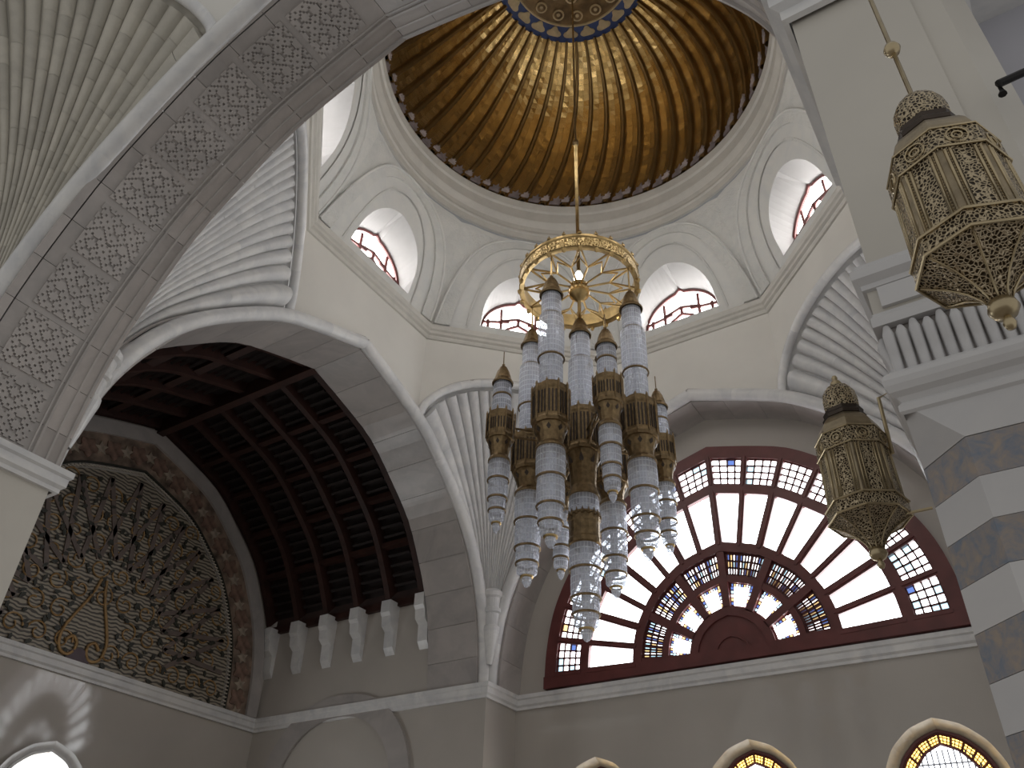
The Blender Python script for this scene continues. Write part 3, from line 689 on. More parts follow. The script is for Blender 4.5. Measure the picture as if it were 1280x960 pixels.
# lower stained windows in the back wall
def low_window(idx, place, hw, apex, base, label, yellow=True, lat=True, group=None, dp=0.0):
    sc = low_outline(hw, apex, base); place0 = place; place = lambda h, d, z: place0(h, d-dp, z)
    def band(k0, k1, y0, y1):
        m_ = MB(); a, b = sc(k0), sc(k1); m_.grid([[place(h, y0, z) for h, z in a], [place(h, y1, z) for h, z in a], [place(h, y1, z) for h, z in b], [place(h, y0, z) for h, z in b]]); return m_
    root = struct('window_%d' % idx, band(1.0, .945, -.004, .012), FRAME if yellow else MARBLE, label)
    if group: root['group'] = group
    q0, q1 = sc(1.16), sc(1.0); m_ = MB(); m_.grid([[place0(h, 0.0 if yellow else .022, z) for h, z in q0], [place(h, .004, z) for h, z in q1]]); build('splayed_reveal', m_, flat('pale_polished_reveal', (.74, .66, .50), .25, 0, .08, 9) if yellow else MARBLE, root)
    m_ = MB(); q = sc(.92); m_.add([place(h, .004, z) for h, z in q], [tuple(range(len(q)))]); build('pane', m_, P_LOW, root)
    if yellow:
        a, b = sc(.945), sc(.73); L_ = len(a)
        m_ = MB(); m_.grid([[place(h, .005, z) for h, z in a], [place(h, .005, z) for h, z in b]]); build('stained_border', m_, P_YEL, root)
        m_ = MB()
        for k in range(0, L_-1):
            m_.tube([place(*[a[k][0], .008, a[k][1]]), place(*[b[k][0], .008, b[k][1]])], .0042 if k % 3 == 0 else .0015, 4)
        for kk in (.93, .865, .80, .73): q = sc(kk); m_.tube([place(h, .008, z) for h, z in q], .005 if kk in (.93, .73) else .0016, 4)
        build('border_lattice', m_, FRAME, root)
    if lat:
        m_ = MB(); q = 7
        for k in range(-q, q+1):
            x = k/q*hw*.72; top = max([z for h, z in sc(.74) if abs(abs(h)-abs(x)) < hw*.12] or [apex-.1])
            m_.tube([place(x, .007, base), place(x, .007, min(top, apex-.06))], .0026, 4)
        for k in range(12):
            z = base+(apex-base-.10)*k/11; hh = max([abs(h) for h, zz in sc(.74) if zz >= z-.01] or [.05]); m_.tube([place(-hh, .007, z), place(hh, .007, z)], .0026, 4)
        build('lattice', m_, flat('pale_lead_lattice', (.35, .36, .40), .5), root)
BK = lambda h, d, z, x=0: (x+h, 1.150-d, z)
low_window(10, lambda h, d, z: (h+.60, 1.157-d, z), LOWH, .705, .0, 'arched stained-glass window with yellow border nearest the banded pier', dp=LOWD)
low_window(11, lambda h, d, z: (h+.005, 1.157-d, z), LOWH, .700, .0, 'arched stained-glass window with yellow border under the middle of the fan window', dp=LOWD)
low_window(12, lambda h, d, z: (h-.59, 1.157-d, z), LOWH, .695, .0, 'arched stained-glass window with yellow border nearest the corner pier', dp=LOWD)
low_window(13, lambda h, d, z: (-2.252+d, h+.0, z), .17, .665, .0, 'bright arched window in the end wall below the mosaic lunette', yellow=False, lat=False)

# blind arch in the side wall
n = 20
def sarch(hw, za, zb=.2): pr = [(hw*math.cos(PI/2*i/n)**.9, za-hw*.95+hw*.95*math.sin(PI/2*i/n)) for i in range(n+1)]; sh = [(hw, zb)]+pr; return sh+[(-h, z) for h, z in sh[::-1][1:]]
m_ = MB(); a, b = sarch(.43, 1.03), sarch(.33, .935)
m_.grid([[(-1.72+h, JB, z) for h, z in a], [(-1.72+h, JB-.014, z) for h, z in a], [(-1.72+h, JB-.014, z) for h, z in b], [(-1.72+h, JB-.004, z) for h, z in b]]); build('blind_arch', m_, SOFFIT, wall_side)

# ------------------------------------------------------------------ timber vault, corbels, mosaic lunette
VP = [p for p in resample([(h+.012, z+.012) for h, z in INTR], 60) if p[1] >= 1.385]
VPF = full(VP)
mb = MB(); off = lambda k: [(h*(1+k*.06), z+k*.055) for h, z in VPF]
mb.grid([[(-1.24, h, z) for h, z in off(1)], [(-2.26, h, z) for h, z in off(1)]])
mb.grid([[(-1.2485, h, z) for h, z in full(resample(INTR, 30))], [(-1.2485, h*1.10, z+.12) for h, z in full(resample(INTR, 30))]])
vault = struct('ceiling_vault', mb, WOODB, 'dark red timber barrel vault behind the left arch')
CXS = [-1.285, -1.475, -1.665, -1.855, -2.045, -2.235]
for x in CXS:
    m_ = MB(); w = .014
    m_.grid([[(x-w, h, z) for h, z in off(1)], [(x-w, h, z) for h, z in off(.12)], [(x+w, h, z) for h, z in off(.12)], [(x+w, h, z) for h, z in off(1)]]); build('vault_rib', m_, WOOD, vault)
m_ = MB(); m_.bb(-2.26, -1.25, -.018, .018, 2.045, 2.12); build('ridge_beam', m_, WOOD, vault)
V1 = off(.55); V1r = resample(V1[:len(V1)//2+1], 26)
for xa, xb in zip(CXS, CXS[1:]):
    for sg in (-1, 1):
        for k in range(1, 26):
            if k % 5 == 0: continue
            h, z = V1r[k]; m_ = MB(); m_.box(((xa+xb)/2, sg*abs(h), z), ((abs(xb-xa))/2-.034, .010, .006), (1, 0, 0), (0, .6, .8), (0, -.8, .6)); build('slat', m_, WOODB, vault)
        for k in (5, 10, 15, 20):
            h, z = V1r[k]; m_ = MB(); m_.box(((xa+xb)/2, sg*abs(h), z), ((abs(xb-xa))/2, .016, .012)); build('purlin', m_, WOOD, vault)
for x in CXS:
    m_ = MB(); sec = [(0, 1.40), (.070, 1.40), (.070, 1.345), (.058, 1.33), (.052, 1.29), (.026, 1.27), (.022, 1.20), (.012, 1.185), (0, 1.17)]
    m_.grid([[(x-.026, JB-o, z) for o, z in sec], [(x+.026, JB-o, z) for o, z in sec]])
    m_.add([(x-.026, JB-o, z) for o, z in sec], [tuple(range(9))]); m_.add([(x+.026, JB-o, z) for o, z in sec], [tuple(range(9))[::-1]])
    build('corbel', m_, MARBLE, wall_side)
m_ = MB(); m_.bb(-2.25, -1.25, JB-.02, JB+.02, 1.385, 1.42); m_.bb(-2.30, -1.25, JB+.01, JB+.12, 1.36, 1.50); build('wall_plate', m_, WOOD, vault)

LX = -2.256; LZ = .985
LP = resample([(h/.935*.915, LZ+(z-.95)/1.105*1.08) for h, z in INTR], 40); LPF = full(LP)
def LM(k): return [(h*k, LZ+(z-LZ)*k) for h, z in LPF]
mosaic = empty('mosaic_lunette', W((LX, 0, LZ)), 'mosaic lunette of vines and leaves in a pale marble arch frame under the timber vault', 'mosaic')
Lo = W((LX, 0, LZ))
def lb(name, mb, mat, smooth=False):
    mb.v = [(p[0]-LX, p[1], p[2]-LZ) for p in mb.v]; return build(name, mb, mat, mosaic, local=True, smooth=smooth)
def lband(k0, k1, d): m_ = MB(); m_.grid([[(LX, h, z) for h, z in LM(k0)], [(LX+d, h, z) for h, z in LM(k0)], [(LX+d, h, z) for h, z in LM(k1)], [(LX, h, z) for h, z in LM(k1)]]); return m_
lb('marble_frame', lband(1.0, .935, .020), SOFFIT)
lb('floral_border', lband(.935, .80, .006), FLORAL); lb('border_line', lband(.806, .798, .010), LEAF)
m_ = MB(); q = LM(.775); m_.add([(LX+.004, h, z) for h, z in q], [tuple(range(len(q)))]); lb('mosaic_field', m_, TESS)
rp = LM(.787); dd = resample(rp, 150)
m_ = MB()
for a in dd: m_.box((LX+.008, a[0], a[1]), (.003, .010, .0028))
o = lb('rope_border', m_, ROPE); o['kind'] = 'stuff'
# rosettes of the floral border
rb = resample(LM(.867), 44)
rose = MB(); NB = 20
rose.prism([(0, .040*math.cos(2*PI*k/NB)*(1+.22*math.cos(5*2*PI*k/NB)), .040*math.sin(2*PI*k/NB)*(1+.22*math.cos(5*2*PI*k/NB))) for k in range(NB)], (.006, 0, 0))
star = MB(); star.prism([(0, .034*(1 if k % 2 else .45)*math.cos(PI*k/5), .034*(1 if k % 2 else .45)*math.sin(PI*k/5)) for k in range(10)], (.006, 0, 0))
def mk(name, mb):
    me = bpy.data.meshes.new(name); me.from_pydata([(p[0]*A, p[1]*A, p[2]*A) for p in mb.v], [], mb.f); return me
rm_, sm_ = mk('rosette', rose), mk('star_flower', star)
rm_.materials.append(flat('mosaic_rust_flower', (.20, .125, .095), .5, 0, .5, 5)); sm_.materials.append(flat('mosaic_pale_flower', (.34, .28, .22), .5, 0, .4, 5))
for k, (h, z) in enumerate(rb):
    if h > -.5: link('rosette' if k % 2 else 'star_flower', rm_ if k % 2 else sm_, mosaic, ((.006)*A, h*A, (z-LZ)*A))
# vines and leaves
leaf = MB(); leaf.prism([(0, -.022, 0), (0, -.008, .011), (0, .010, .009), (0, .024, 0), (0, .010, -.009), (0, -.008, -.011)], (.004, 0, 0)); lm_ = mk('leaf', leaf); lm_.materials.append(LEAF)
fw_ = lambda y, z: next((k for k in [0] if True), 0)
def inside(y, z):
    for (h0, z0), (h1, z1) in zip(LP, LP[1:]):
        a, b = LZ+(z0-LZ)*.75, LZ+(z1-LZ)*.75
        if a <= z <= b: return abs(y) < (h0+(h1-h0)*(z-a)/max(1e-9, b-a))*.75
    return False
nl = 0
for r in range(7):
    for cidx in range(-6, 7):
        y = cidx*.105+(.05 if r % 2 else 0); z = LZ+.06+r*.105
        if not inside(y, z) or abs(y) < .07 and r < 2: continue
        sgn = 1 if (cidx+r) % 2 else -1; R = .044
        pts = [(LX+.009, y+sgn*R*(1-t*.72)*math.cos(t*7.2+r), z+R*(1-t*.72)*math.sin(t*7.2+r)) for t in [k/16 for k in range(17)]]
        lb('vine_scroll', MB().tube(pts, .0036, 5), VINE)
        for q in range(4):
            a = q*1.7+r+cidx; ly, lz = y+.050*math.cos(a), z+.050*math.sin(a)
            if inside(ly, lz) and nl < 290:
                l = link('leaf', lm_, mosaic, (.009*A, ly*A, (lz-LZ)*A)); l.rotation_euler = (a*1.3, 0, 0); l.scale = (1, random.uniform(.5, .8), random.uniform(.55, .85)); nl += 1
# heart-shaped stems at the foot
for sg in (-1, 1):
    pts = [(LX+.010, -.02+sg*y, LZ+z) for y, z in crom([(.012, .335), (.03, .26), (.075, .16), (.10, .09), (.09, .03), (.055, .012), (.03, .03), (.025, .065), (.05, .085), (.075, .06)], 4)]
    lb('heart_stem', MB().tube(pts, .0065, 6), VINE, True)
m_ = MB(); m_.prism([(LX+.005, -.02+.05*math.cos(t), LZ+.05*math.sin(t)*.95) for t in [PI*k/12 for k in range(13)]], (.008, 0, 0)); lb('purple_boss', m_, PURPLE)
# straps of the star pattern
def strap(p, q): 
    a, b = Vector((LX+.008, *p)), Vector((LX+.008, *q)); t = (b-a).normalized(); e = Vector((0, -t.z, t.y)); m_ = MB(); m_.box((a+b)/2, (.004, (b-a).length/2, .010), (1, 0, 0), t, e); lb('strapwork', m_, STRAP)
inn_ = resample(LM(.40), 16); mid_ = resample(LM(.58), 16); out_ = resample(LM(.745), 16)
for k in range(0, 15):
    if out_[k][0] > -.75: strap(inn_[k], out_[k+1]); strap(out_[k], inn_[k+1])

# ------------------------------------------------------------------ banded pier at the right
PX0, PY0 = .926, -1.25
core = MB(); core.prism([(.93, -1.20, FL), (.966, -1.244, FL), (1.085, -1.244, FL), (1.085, -1.0, FL), (.93, -1.0, FL)], (0, 0, .36-FL))
wall_pier = struct('wall_pier_right', core, ABW, 'pale pier with mottled marble bands below a fluted capital, behind the hanging lantern')
zt = .3165; k = 0
PL = [(.926, -1.0), (.926, -1.217), (.959, -1.25), (1.09, -1.25), (1.09, -1.0)]
while zt > FL+.01:
    z0 = max(FL, zt-.0308); g = .0002
    build('stone_band', MB().prism([(x, y, z0+g) for x, y in PL], (0, 0, zt-z0-2*g)), ABM if k % 2 == 0 else ABW, wall_pier); zt = z0; k += 1
# topmost pale block with its chamfer stop
mb = MB(); lo = [(.926, -1.0), (.926, -1.217), (.959, -1.25), (1.09, -1.25), (1.09, -1.0)]
zb, ztop = .3171, .352
mb.add([(.926, -1.0, zb), (.926, -1.217, zb), (.959, -1.25, zb), (1.09, -1.25, zb), (1.09, -1.0, zb), (.926, -1.0, ztop), (.926, -1.246, ztop), (.930, -1.25, ztop), (1.09, -1.25, ztop), (1.09, -1.0, ztop)], [(0, 1, 6, 5), (1, 2, 7, 6), (2, 3, 8, 7), (3, 4, 9, 8), (5, 6, 7, 8, 9), (0, 4, 3, 2, 1)])
build('stone_band', mb, ABW, wall_pier)
def cap(sec, name, mat, x1=1.085, smooth=False):
    m_ = MB(); m_.sweep([(.926, -1.0), (.926, -1.25), (x1, -1.25), (x1, -1.0)], sec)
    build(name, m_, mat, wall_pier, smooth=smooth)
cap([(0, .346), (.002, .348), (.002, .353), (-.001, .357), (.001, .361), (.005, .364), (.007, .369), (.0075, .374), (.006, .379), (.002, .383), (0, .385)], 'capital_roll', ABW)
cap([(-.006, .384), (-.006, .432)], 'capital_neck', SOFFIT)
for k in range(17):
    x = .932+k*.0096; m_ = MB(); m_.tube([(x, -1.246, .383), (x-.000, -1.248, .40), (x, -1.2515, .418), (x, -1.250, .4235 if k % 2 else .4265)], [.0040, .0042, .0044, .0025], 8, up=(0, 1, 0)); build('flute', m_, ABW, wall_pier, smooth=True)
for k in range(16):
    y = -1.238+k*.0096; m_ = MB(); m_.tube([(.930, y, .383), (.9285, y, .40), (.925, y, .418), (.926, y, .425)], [.0040, .0042, .0044, .0025], 8, up=(1, 0, 0)); build('flute', m_, ABW, wall_pier, smooth=True)
cap([(-.004, .428), (.003, .428), (.003, .437), (.001, .440), (.001, .442)], 'capital_fillet', ABW)
cap([(0, .440), (0, .470)], 'frieze', PIERW)
m_ = MB(); m_.bb(.934, 1.08, -1.2535, -1.249, .4455, .4655); build('frieze_panel', m_, ABW, wall_pier)
cap([(0, .466), (.003, .467), (.003, .472), (.008, .477), (.008, .486), (.004, .490), (.004, .493), (0, .494)], 'capital_cornice', ABW)
m_ = MB(); m_.prism([(.932, -1.0, .4945), (.932, -1.245, .4945), (1.042, -1.245, .4945), (1.042, -1.241, .4945), (1.066, -1.241, .4945), (1.088, -1.219, .4945), (1.088, -1.0, .4945)], (0, 0, .405)); wall_pier_up = struct('wall_pier_upper', m_, PIERW, 'plain beige pier shaft above the fluted capital, behind the lantern rod')
m_ = MB(); m_.sweep([(1.088, -1.0), (1.088, -1.25), (.930, -1.25), (.930, -.955)][::-1], [(0, .866), (.006, .868), (.006, .884), (.014, .890), (.014, .905), (.020, .909), (.020, .924), (0, .928)]); build('impost', m_, MARBLE, wall_pier_up)
m_ = MB(); m_.bb(.935, 1.25, -1.25, -1.0, .92, .96); build('impost_block', m_, MARBLE, wall_pier_up)
mb = MB(); mb.bb(1.085, 1.6, -1.10, -1.05, FL, 2.4); struct('wall_far_right', mb, flat('daylight_tinted_wall', (.50, .50, .55), .4, 0, .08, 1.0), 'wall with a cool daylight tint, set back right of the banded pier')  # blue of the daylight is put into the wall's grey

# ------------------------------------------------------------------ lanterns
def oct_loft(prof, n=8, a0=PI/8): m_ = MB(); m_.lathe(prof, n, (0, 0, 0), a0); return m_
def rodpts(a, b): return [a, b]
def lantern(loc, rot, label, hung):
    o = empty('lantern', W(loc), label, 'lantern'); o.rotation_euler = (0, 0, rot)
    def P(name, mb, mat, smooth=False, par=None): return build(name, mb, mat, par or o, local=True, smooth=smooth)
    P('drop', MB().lathe([(0, 0), (.0022, .001), (.0034, .004), (.0022, .0075), (.0015, .010)], 14), LBRASS, True)
    P('bottom_ball', MB().lathe([(.0015, .008), (.0055, .0095), (.0078, .0135), (.0068, .0175), (.005, .020)], 18), LBRASS, True)
    cone = P('pierced_cone', oct_loft([(.005, .018), (.0075, .0235), (.0125, .0305), (.0205, .0375), (.0300, .0430), (.0325, .0445)]), FILIC)
    for k in range(8):
        a = PI/8+k*PI/4; pf = [(.0052, .0178), (.0077, .0233), (.0127, .0303), (.0207, .0373), (.0302, .0428), (.0330, .0445)]
        P('cone_rib', MB().tube([(r*math.cos(a), r*math.sin(a), z) for r, z in pf], .0007, 6), LBRASS, True, cone)
    def edge(name, r, z, t=.0011):
        m_ = MB(); m_.tube([(r*math.cos(PI/8+k*PI/4), r*math.sin(PI/8+k*PI/4), z) for k in range(8)], t, 6, closed=True); return P(name, m_, LBRASS)
    band = P('lower_band', oct_loft([(.0325, .0445), (.0345, .046), (.0345, .0575), (.033, .059)]), FILI)
    edge('band_edge', .0350, .0455); edge('band_edge', .0350, .0582)
    body = P('body', oct_loft([(.0322, .058), (.0325, .060), (.0312, .110)]), LBRASSD)
    for k in range(8):
        a = k*PI/4; e = Vector((math.cos(a), math.sin(a), 0)); g = Vector((-math.sin(a), math.cos(a), 0)); R = .0302*math.cos(PI/8)/math.cos(PI/8)
        def Q(u, z, d): r = (.0325-(z-.06)/.05*.0013)*math.cos(PI/8)+d; q = e*r+g*u; return (q.x, q.y, z)
        m_ = MB(); m_.add([Q(-.0052, .0605, .0004), Q(.0052, .0605, .0004), Q(.0050, .1085, .0004), Q(-.0050, .1085, .0004)], [(0, 1, 2, 3)]); P('pierced_strip', m_, FILI, False, body)
        for u in (-.0095, -.0066, .0066, .0095): P('body_reed', MB().tube([Q(u, .0605, .0003), Q(u*.97, .1085, .0003)], .00085, 6), LBRASS, True, body)
        m_ = MB()
        for u in (-.0080, .0080):
            for j in range(20): m_.lathe([(0, -.0006), (.0006, 0), (0, .0006)], 5, Q(u, .0615+j*.00242, .0006))
        P('bead_row', m_, LBRASS, False, body)['kind'] = 'stuff'
    P('upper_band', oct_loft([(.0312, .1095), (.0322, .1105), (.0316, .127), (.0300, .129)]), FILI); edge('band_edge', .0324, .1108, .0009); edge('band_edge', .0316, .1282, .0008)
    for k in range(8):
        a = k*PI/4; e = Vector((math.cos(a), math.sin(a), 0)); g = Vector((-math.sin(a), math.cos(a), 0)); c = e*(.0319*math.cos(PI/8)+.0004)+Vector((0, 0, .119))
        m_ = MB()
        for rr in (.0028, .0058): m_.tube([c+g*rr*math.cos(t)+Vector((0, 0, rr*math.sin(t))) for t in [2*PI*j/16 for j in range(16)]], .0006, 5, closed=True, up=e)
        P('rosette', m_, LBRASS)
    P('shoulder', oct_loft([(.0300, .1285), (.0294, .1335), (.0274, .1395), (.0240, .1450), (.0205, .1490), (.0182, .151)]), LBRASSD)
    P('dark_neck', oct_loft([(.0178, .150), (.0196, .151), (.0200, .154), (.0180, .157), (.0186, .160), (.016, .161)]), BRONZE)
    P('pierced_cupola', oct_loft([(.0150, .160), (.0162, .164), (.0164, .173), (.0152, .1815), (.0115, .1880), (.0064, .191), (.0040, .1925)], 12), FILI)
    if not hung:
        P('finial', MB().lathe([(.004, .1915), (.0056, .1945), (.0042, .1975), (.0018, .1985), (.0030, .2015), (.0022, .204), (0, .2055)], 14), LBRASS, True)
    return o
l1 = lantern((.996, -1.415, .277), .35, 'pierced brass lantern hanging on a rod in front of the pale pier', True)
build('rod', MB().tube([(0, 0, .190), (0, 0, .79)], .0016, 10), LBRASS, l1, local=True, smooth=True)
build('rod_collar', MB().lathe([(.0016, .189), (.006, .190), (.0066, .193), (.004, .197), (.0018, .199)], 14), LBRASS, l1, local=True, smooth=True)
build('rod_ball', MB().lathe([(.0015, .2460), (.0042, .2475), (.0056, .2515), (.0042, .2555), (.0015, .257)], 18), LBRASS, l1, local=True, smooth=True)
build('ceiling_arm', MB().tube([(0, 0, .785), (0, .165, .785)], .003, 8), LBRASS, l1, local=True).rotation_euler = (0, 0, -.35)
l2 = lantern((.866, -1.10, .297), .55, 'pierced brass lantern bracketed to the side of the banded pier', False)
def l2p(name, pts, r):
    R = Matrix.Rotation(-.55, 4, 'Z'); return build(name, MB().tube([R @ Vector(p) for p in pts], r, 8), LBRASS, l2, local=True, smooth=False)
l2p('bracket_arm', [(.050, 0, .171), (.034, 0, .166), (.0325, 0, .105), (.029, 0, .104)], .0018)
l2p('bracket_stay', [(.0512, 0, .045), (.028, 0, .045)], .0014)
l2p('bracket_plate', [(.0478, 0, .150), (.0478, 0, .180)], .003)
br = MB().tube([(1.118, -1.07, .660), (1.105, -1.27, .655), (1.075, -1.275, .640), (1.075, -1.275, .622)], .0042, 8)
br = MB().tube([(1.125, -1.225, .640), (1.100, -1.250, .642), (1.071, -1.262, .627), (1.070, -1.262, .613)], .0036, 8)
br.v = [(p[0]-1.10, p[1]+1.24, p[2]-.62) for p in br.v]
build('wall_bracket', br, IRON, loc=W((1.10, -1.24, .62)), local=True, label='bent black iron bracket on the pale wall above the hanging lantern', cat='bracket')

# ------------------------------------------------------------------ chandelier
CHZ = .709
ch = empty('chandelier', W((0, 0, CHZ)), 'great brass and crystal chandelier of tiered pendants under the gold dome', 'chandelier')
def C(name, mb, mat, par=None, smooth=False, loc=None): return build(name, mb, mat, par or ch, loc, local=True, smooth=smooth)
ZC = 1.905-CHZ
n = 24
C('crown_band', MB().lathe([(.186, ZC+.005), (.200, ZC), (.203, ZC+.004), (.200, ZC+.010), (.198, ZC+.050), (.203, ZC+.055), (.203, ZC+.064), (.197, ZC+.066), (.188, ZC+.06), (.188, ZC+.01)], 48), BRASS)
C('crown_fretwork', MB().lathe([(.2012, ZC+.012), (.2012, ZC+.048)], 48), filigree('crown_pierced_brass', (.25, .16, .06), (.62, .46, .22), 17.0, .3))
for k in range(24):
    a = 2*PI*k/24; c = (.200*math.cos(a), .200*math.sin(a), 0)
    C('crown_merlon', MB().lathe([(.007, ZC+.064), (.007, ZC+.070), (.0035, ZC+.076), (.0, ZC+.086)], 6, c), BRASS)
    C('crown_drop', MB().lathe([(.0, ZC-.014), (.007, ZC-.006), (.009, ZC+.002)], 6, c), BRASS)
ZS = ZC+.012
for k in range(12):
    a, b = 2*PI*k/12, 2*PI*(k+5)/12; b2 = 2*PI*(k+.5)/12
    p = lambda t, r: (r*math.cos(t), r*math.sin(t), ZS)
    C('star_spoke', MB().tube([p(a, .192), p(b2, .105), p(2*PI*(k+1)/12, .192)], .0042, 6), BRASS)
    C('spoke', MB().tube([p(b2, .105), p(b2+.0, .028)], .0038, 6), BRASS)
    C('ring_spoke', MB().tube([p(b2-2*PI/12, .105), p(a, .145), p(b2, .105)], .0034, 6), BRASS)
C('hub', MB().lathe([(.004, ZS-.06), (.012, ZS-.055), (.020, ZS-.042), (.032, ZS-.034), (.036, ZS-.018), (.034, ZS-.002), (.026, ZS+.006), (.030, ZS+.014), (.02, ZS+.024), (.012, ZS+.03)], 20), BRASS, smooth=True)
C('lamp', MB().lathe([(.008, ZS+.026), (.016, ZS+.038), (.017, ZS+.05), (.009, ZS+.072), (.002, ZS+.086)], 16), P_LAMP, smooth=True)
C('stem', MB().tube([(0, 0, ZS+.02), (0, 0, 2.70-CHZ)], .0065, 10), BRASS, smooth=True)
C('upper_rod', MB().tube([(0, 0, 2.69-CHZ), (0, 0, 4.10-CHZ)], .0042, 8), BRASSD, smooth=True)
C('rod_joint', MB().lathe([(.0085, 2.68-CHZ), (.012, 2.69-CHZ), (.012, 2.705-CHZ), (.0055, 2.715-CHZ)], 12), BRASSD, smooth=True)
C('lower_stem', MB().tube([(0, 0, ZS-.055), (0, 0, 1.76-CHZ)], .006, 10), BRASS, smooth=True)
def pend(kind):
    """list of (object kind, profile, material) for one pendant; heights are plan heights"""
    if kind == 'tall': cap, t = (1.738, .036), [(1.649, 1.738, .031), (1.485, 1.649, .039), (1.385, 1.485, .0345)]; dr = (1.245, 1.375, .054); cz = 1.178; low = [(1.084, 1.178, .0405), (1.002, 1.084, .0375), (.956, 1.002, .033)]; tip = (.888, .956, .030); spire = 1.90
    elif kind == 'small': cap, t = (1.469, .031), [(1.418, 1.469, .0275), (1.345, 1.418, .0285)]; dr = (1.262, 1.355, .0415); cz = 1.197; low = [(1.132, 1.197, .0305), (1.075, 1.132, .0275), (1.039, 1.075, .024)]; tip = (.974, 1.039, .022); spire = 1.592
    else: cap, t = (1.708, .035), [(1.603, 1.708, .031), (1.40, 1.603, .040)]; dr = (1.255, 1.405, .056); cz = 1.119; low = [(1.057, 1.119, .043), (.897, .970, .043), (.82, .897, .040), (.777, .82, .036)]; tip = (.709, .777, .033); spire = 1.83
    return cap, t, dr, cz, low, tip, spire
def make_pendant(kind, at):
    cap, t, dr, cz, low, tip, spire = pend(kind); zb = tip[0]
    Z = lambda z: z-zb
    m_ = MB(); zc, rc = cap; hh = rc*2.2
    m_.lathe([(rc*1.0, Z(zc)-.004), (rc*1.06, Z(zc)), (rc*1.0, Z(zc)+.006), (rc*.86, Z(zc)+.012), (rc*.78, Z(zc)+hh*.35), (rc*.62, Z(zc)+hh*.62), (rc*.36, Z(zc)+hh*.88), (rc*.12, Z(zc)+hh), (rc*.16, Z(zc)+hh*1.06), (rc*.05, Z(zc)+hh*1.12), (.0016, Z(spire))], 16)
    body = C('pendant', m_, BRASSD, smooth=False, loc=(at[0]*A, at[1]*A, (zb-CHZ)*A))
    z0, z1, r = dr
    m_ = MB(); m_.lathe([(r*.80, Z(z0)), (r*.97, Z(z0)+.002), (r*1.0, Z(z0)+.012), (r*.97, Z(z0)+.02), (r*.96, Z(z1)-.022), (r*1.0, Z(z1)-.016), (r*1.0, Z(z1)-.002), (r*.8, Z(z1))], 10)
    C('drum', m_, BRASSD, body)
    for k in range(10):
        a = 2*PI*k/10; C('drum_post', MB().tube([(r*.985*math.cos(a), r*.985*math.sin(a), Z(z0)+.01), (r*.985*math.cos(a), r*.985*math.sin(a), Z(z1)+.002), (r*.985*math.cos(a), r*.985*math.sin(a), Z(z1)+.012)], [r*.06, r*.075, .0005], 6), BRASSD, body)
        a += PI/10; e = r*.965*math.cos(PI/10)+.0006
        m_ = MB(); g = Vector((-math.sin(a), math.cos(a), 0)); ee = Vector((math.cos(a), math.sin(a), 0))
        for w_ in (-.5, 0, .5):
            c = ee*e+g*w_*r*.36; m_.box(c+Vector((0, 0, (Z(z0)+Z(z1))/2)), (r*.018, r*.042, (z1-z0)/2-.028), ee, g)
        C('drum_grille', m_, BRONZE, body)
    m_ = MB(); rl = low[0][2]; m_.lathe([(r*.86, Z(z0)+.002), (r*.84, Z(z0)-.006), (r*.70, Z(z0)-(z0-cz)*.40), (rl*.86, Z(z0)-(z0-cz)*.62), (rl*.84, Z(z0)-(z0-cz)*.78), (rl*1.04, Z(cz)+.003), (rl*1.06, Z(cz)-.003), (rl*.9, Z(cz)-.004)], 16); C('cone', m_, BRASSD, body)
    for k in range(8):
        a = 2*PI*(k+.5)/8; zz = Z(z0)-(z0-cz)*.24; rr = r*.775; e = Vector((math.cos(a), math.sin(a), 0)); g = Vector((-e.y, e.x, 0)); c = e*(rr+.0012)+Vector((0, 0, zz)); hgt = (z0-cz)*.15
        tl = (Vector((0, 0, 1))+e*.55).normalized(); m_ = MB(); m_.add([c+g*r*.12, c+tl*hgt, c-g*r*.12, c-tl*hgt], [(0, 1, 2, 3)]); C('cone_piercing', m_, BRONZE, body)
    for (a, b, rr) in t+low:
        m_ = MB(); nn = 28
        m_.lathe([(rr*.92, Z(a)+.0015), (rr*.97, Z(a)+.004), (rr, Z(a)+(b-a)*.3), (rr, Z(b)-(b-a)*.25), (rr*.96, Z(b)-.003), (rr*.9, Z(b)-.001)], nn, (0, 0, 0), 0, nn); C('crystal_tier', m_, CRYSTAL, body)
        ring_ = MB(); ring_.lathe([(rr*.93, Z(a)-.001), (rr*1.03, Z(a)-.0005), (rr*1.05, Z(a)+.0022), (rr*1.02, Z(a)+.005), (rr*.95, Z(a)+.0055)], 24); C('tier_ring', ring_, BRASSD if kind != 'x' else BRASS, body)
        C('tier_core', MB().lathe([(rr*.30, Z(a)), (rr*.30, Z(b))], 10), flat('chrome_core', (.42, .44, .48), .35, .6) if 'core' not in CACHE else CACHE['core'], body) if 'core' in CACHE else None
    if kind == 'centre':
        m_ = MB(); m_.lathe([(.040, Z(.968)), (.0445, Z(.972)), (.0445, Z(.985)), (.0425, Z(.99)), (.0425, Z(1.035)), (.0445, Z(1.04)), (.0445, Z(1.053)), (.040, Z(1.058))], 24); C('lower_band', m_, BRASSD, body)
        for k in range(16): a = 2*PI*k/16; C('band_point', MB().tube([(.0435*math.cos(a), .0435*math.sin(a), Z(1.05)), (.0435*math.cos(a), .0435*math.sin(a), Z(1.072))], [.006, .0005], 5), BRASSD, body)
    a, b, rr = tip
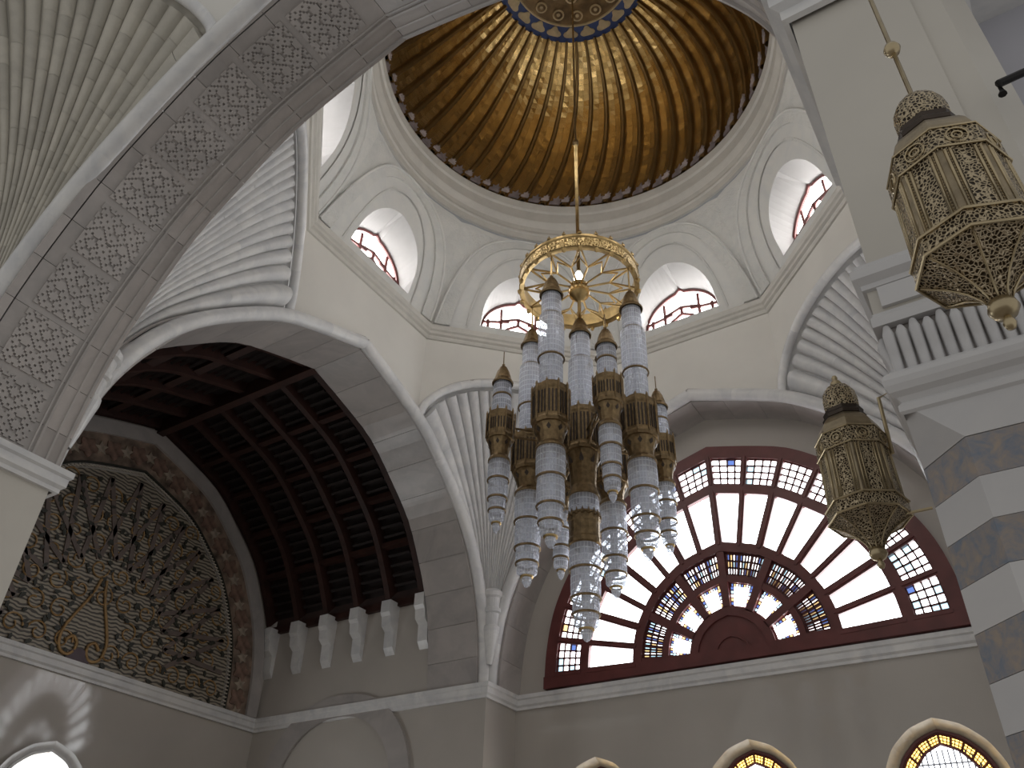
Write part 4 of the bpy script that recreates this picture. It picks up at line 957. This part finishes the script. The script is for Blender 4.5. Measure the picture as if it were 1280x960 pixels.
    m_ = MB(); m_.lathe([(0, Z(a)), (rr*.22, Z(a)+(b-a)*.06), (rr*.42, Z(a)+(b-a)*.22), (rr*.50, Z(a)+(b-a)*.36), (rr*.46, Z(a)+(b-a)*.43)], 16, (0, 0, 0), 0, 16); C('crystal_tip', m_, CRYSTAL, body)
    m_ = MB(); m_.lathe([(rr*.60, Z(a)+(b-a)*.48), (rr*.95, Z(a)+(b-a)*.62), (rr, Z(b)-.003)], 20, (0, 0, 0), 0, 20); C('crystal_cup', m_, CRYSTAL, body)
    m_ = MB(); m_.lathe([(rr*.44, Z(a)+(b-a)*.42), (rr*.62, Z(a)+(b-a)*.44), (rr*.64, Z(a)+(b-a)*.49), (rr*.5, Z(a)+(b-a)*.5)], 20); C('tip_ring', m_, BRASS, body)
    return body
CACHE = {'core': flat('frosted_core', (.80, .81, .84), .35, .1)}
def copy_pendant(src, at):
    o = src.copy(); COL.objects.link(o); o.parent = ch; o.location = (at[0]*A, at[1]*A, src.location[2])
    for c in list(src.children):
        k = c.copy(); COL.objects.link(k); k.parent = o
    return o
tall_at = [(.183*math.cos(a), .183*math.sin(a)) for a in [k*PI/2 for k in range(4)]]
small_at = [(.246*math.cos(a), .246*math.sin(a)) for a in [PI/4+k*PI/2 for k in range(4)]]
pt = make_pendant('tall', tall_at[0])
for q in tall_at[1:]: copy_pendant(pt, q)
ps = make_pendant('small', small_at[0])
for q in small_at[1:]: copy_pendant(ps, q)
make_pendant('centre', (0, 0))
for q in small_at:
    for zz, r0 in ((1.315, .05), (1.285, .05)):
        k = 1-.0415/.246; d = Vector((q[0], q[1], 0)); C('tie_arm', MB().tube([d*.20+Vector((0, 0, zz-CHZ)), d*k+Vector((0, 0, zz-CHZ))], .0034, 6), BRASSD)
    C('tie_brace', MB().tube([d*.25+Vector((0, 0, 1.26-CHZ)), d*.62+Vector((0, 0, 1.315-CHZ))], .003, 6), BRASSD)
for q in tall_at: C('hanger', MB().tube([(q[0], q[1], 1.82-CHZ), (q[0], q[1], ZS)], .003, 6), BRASS)
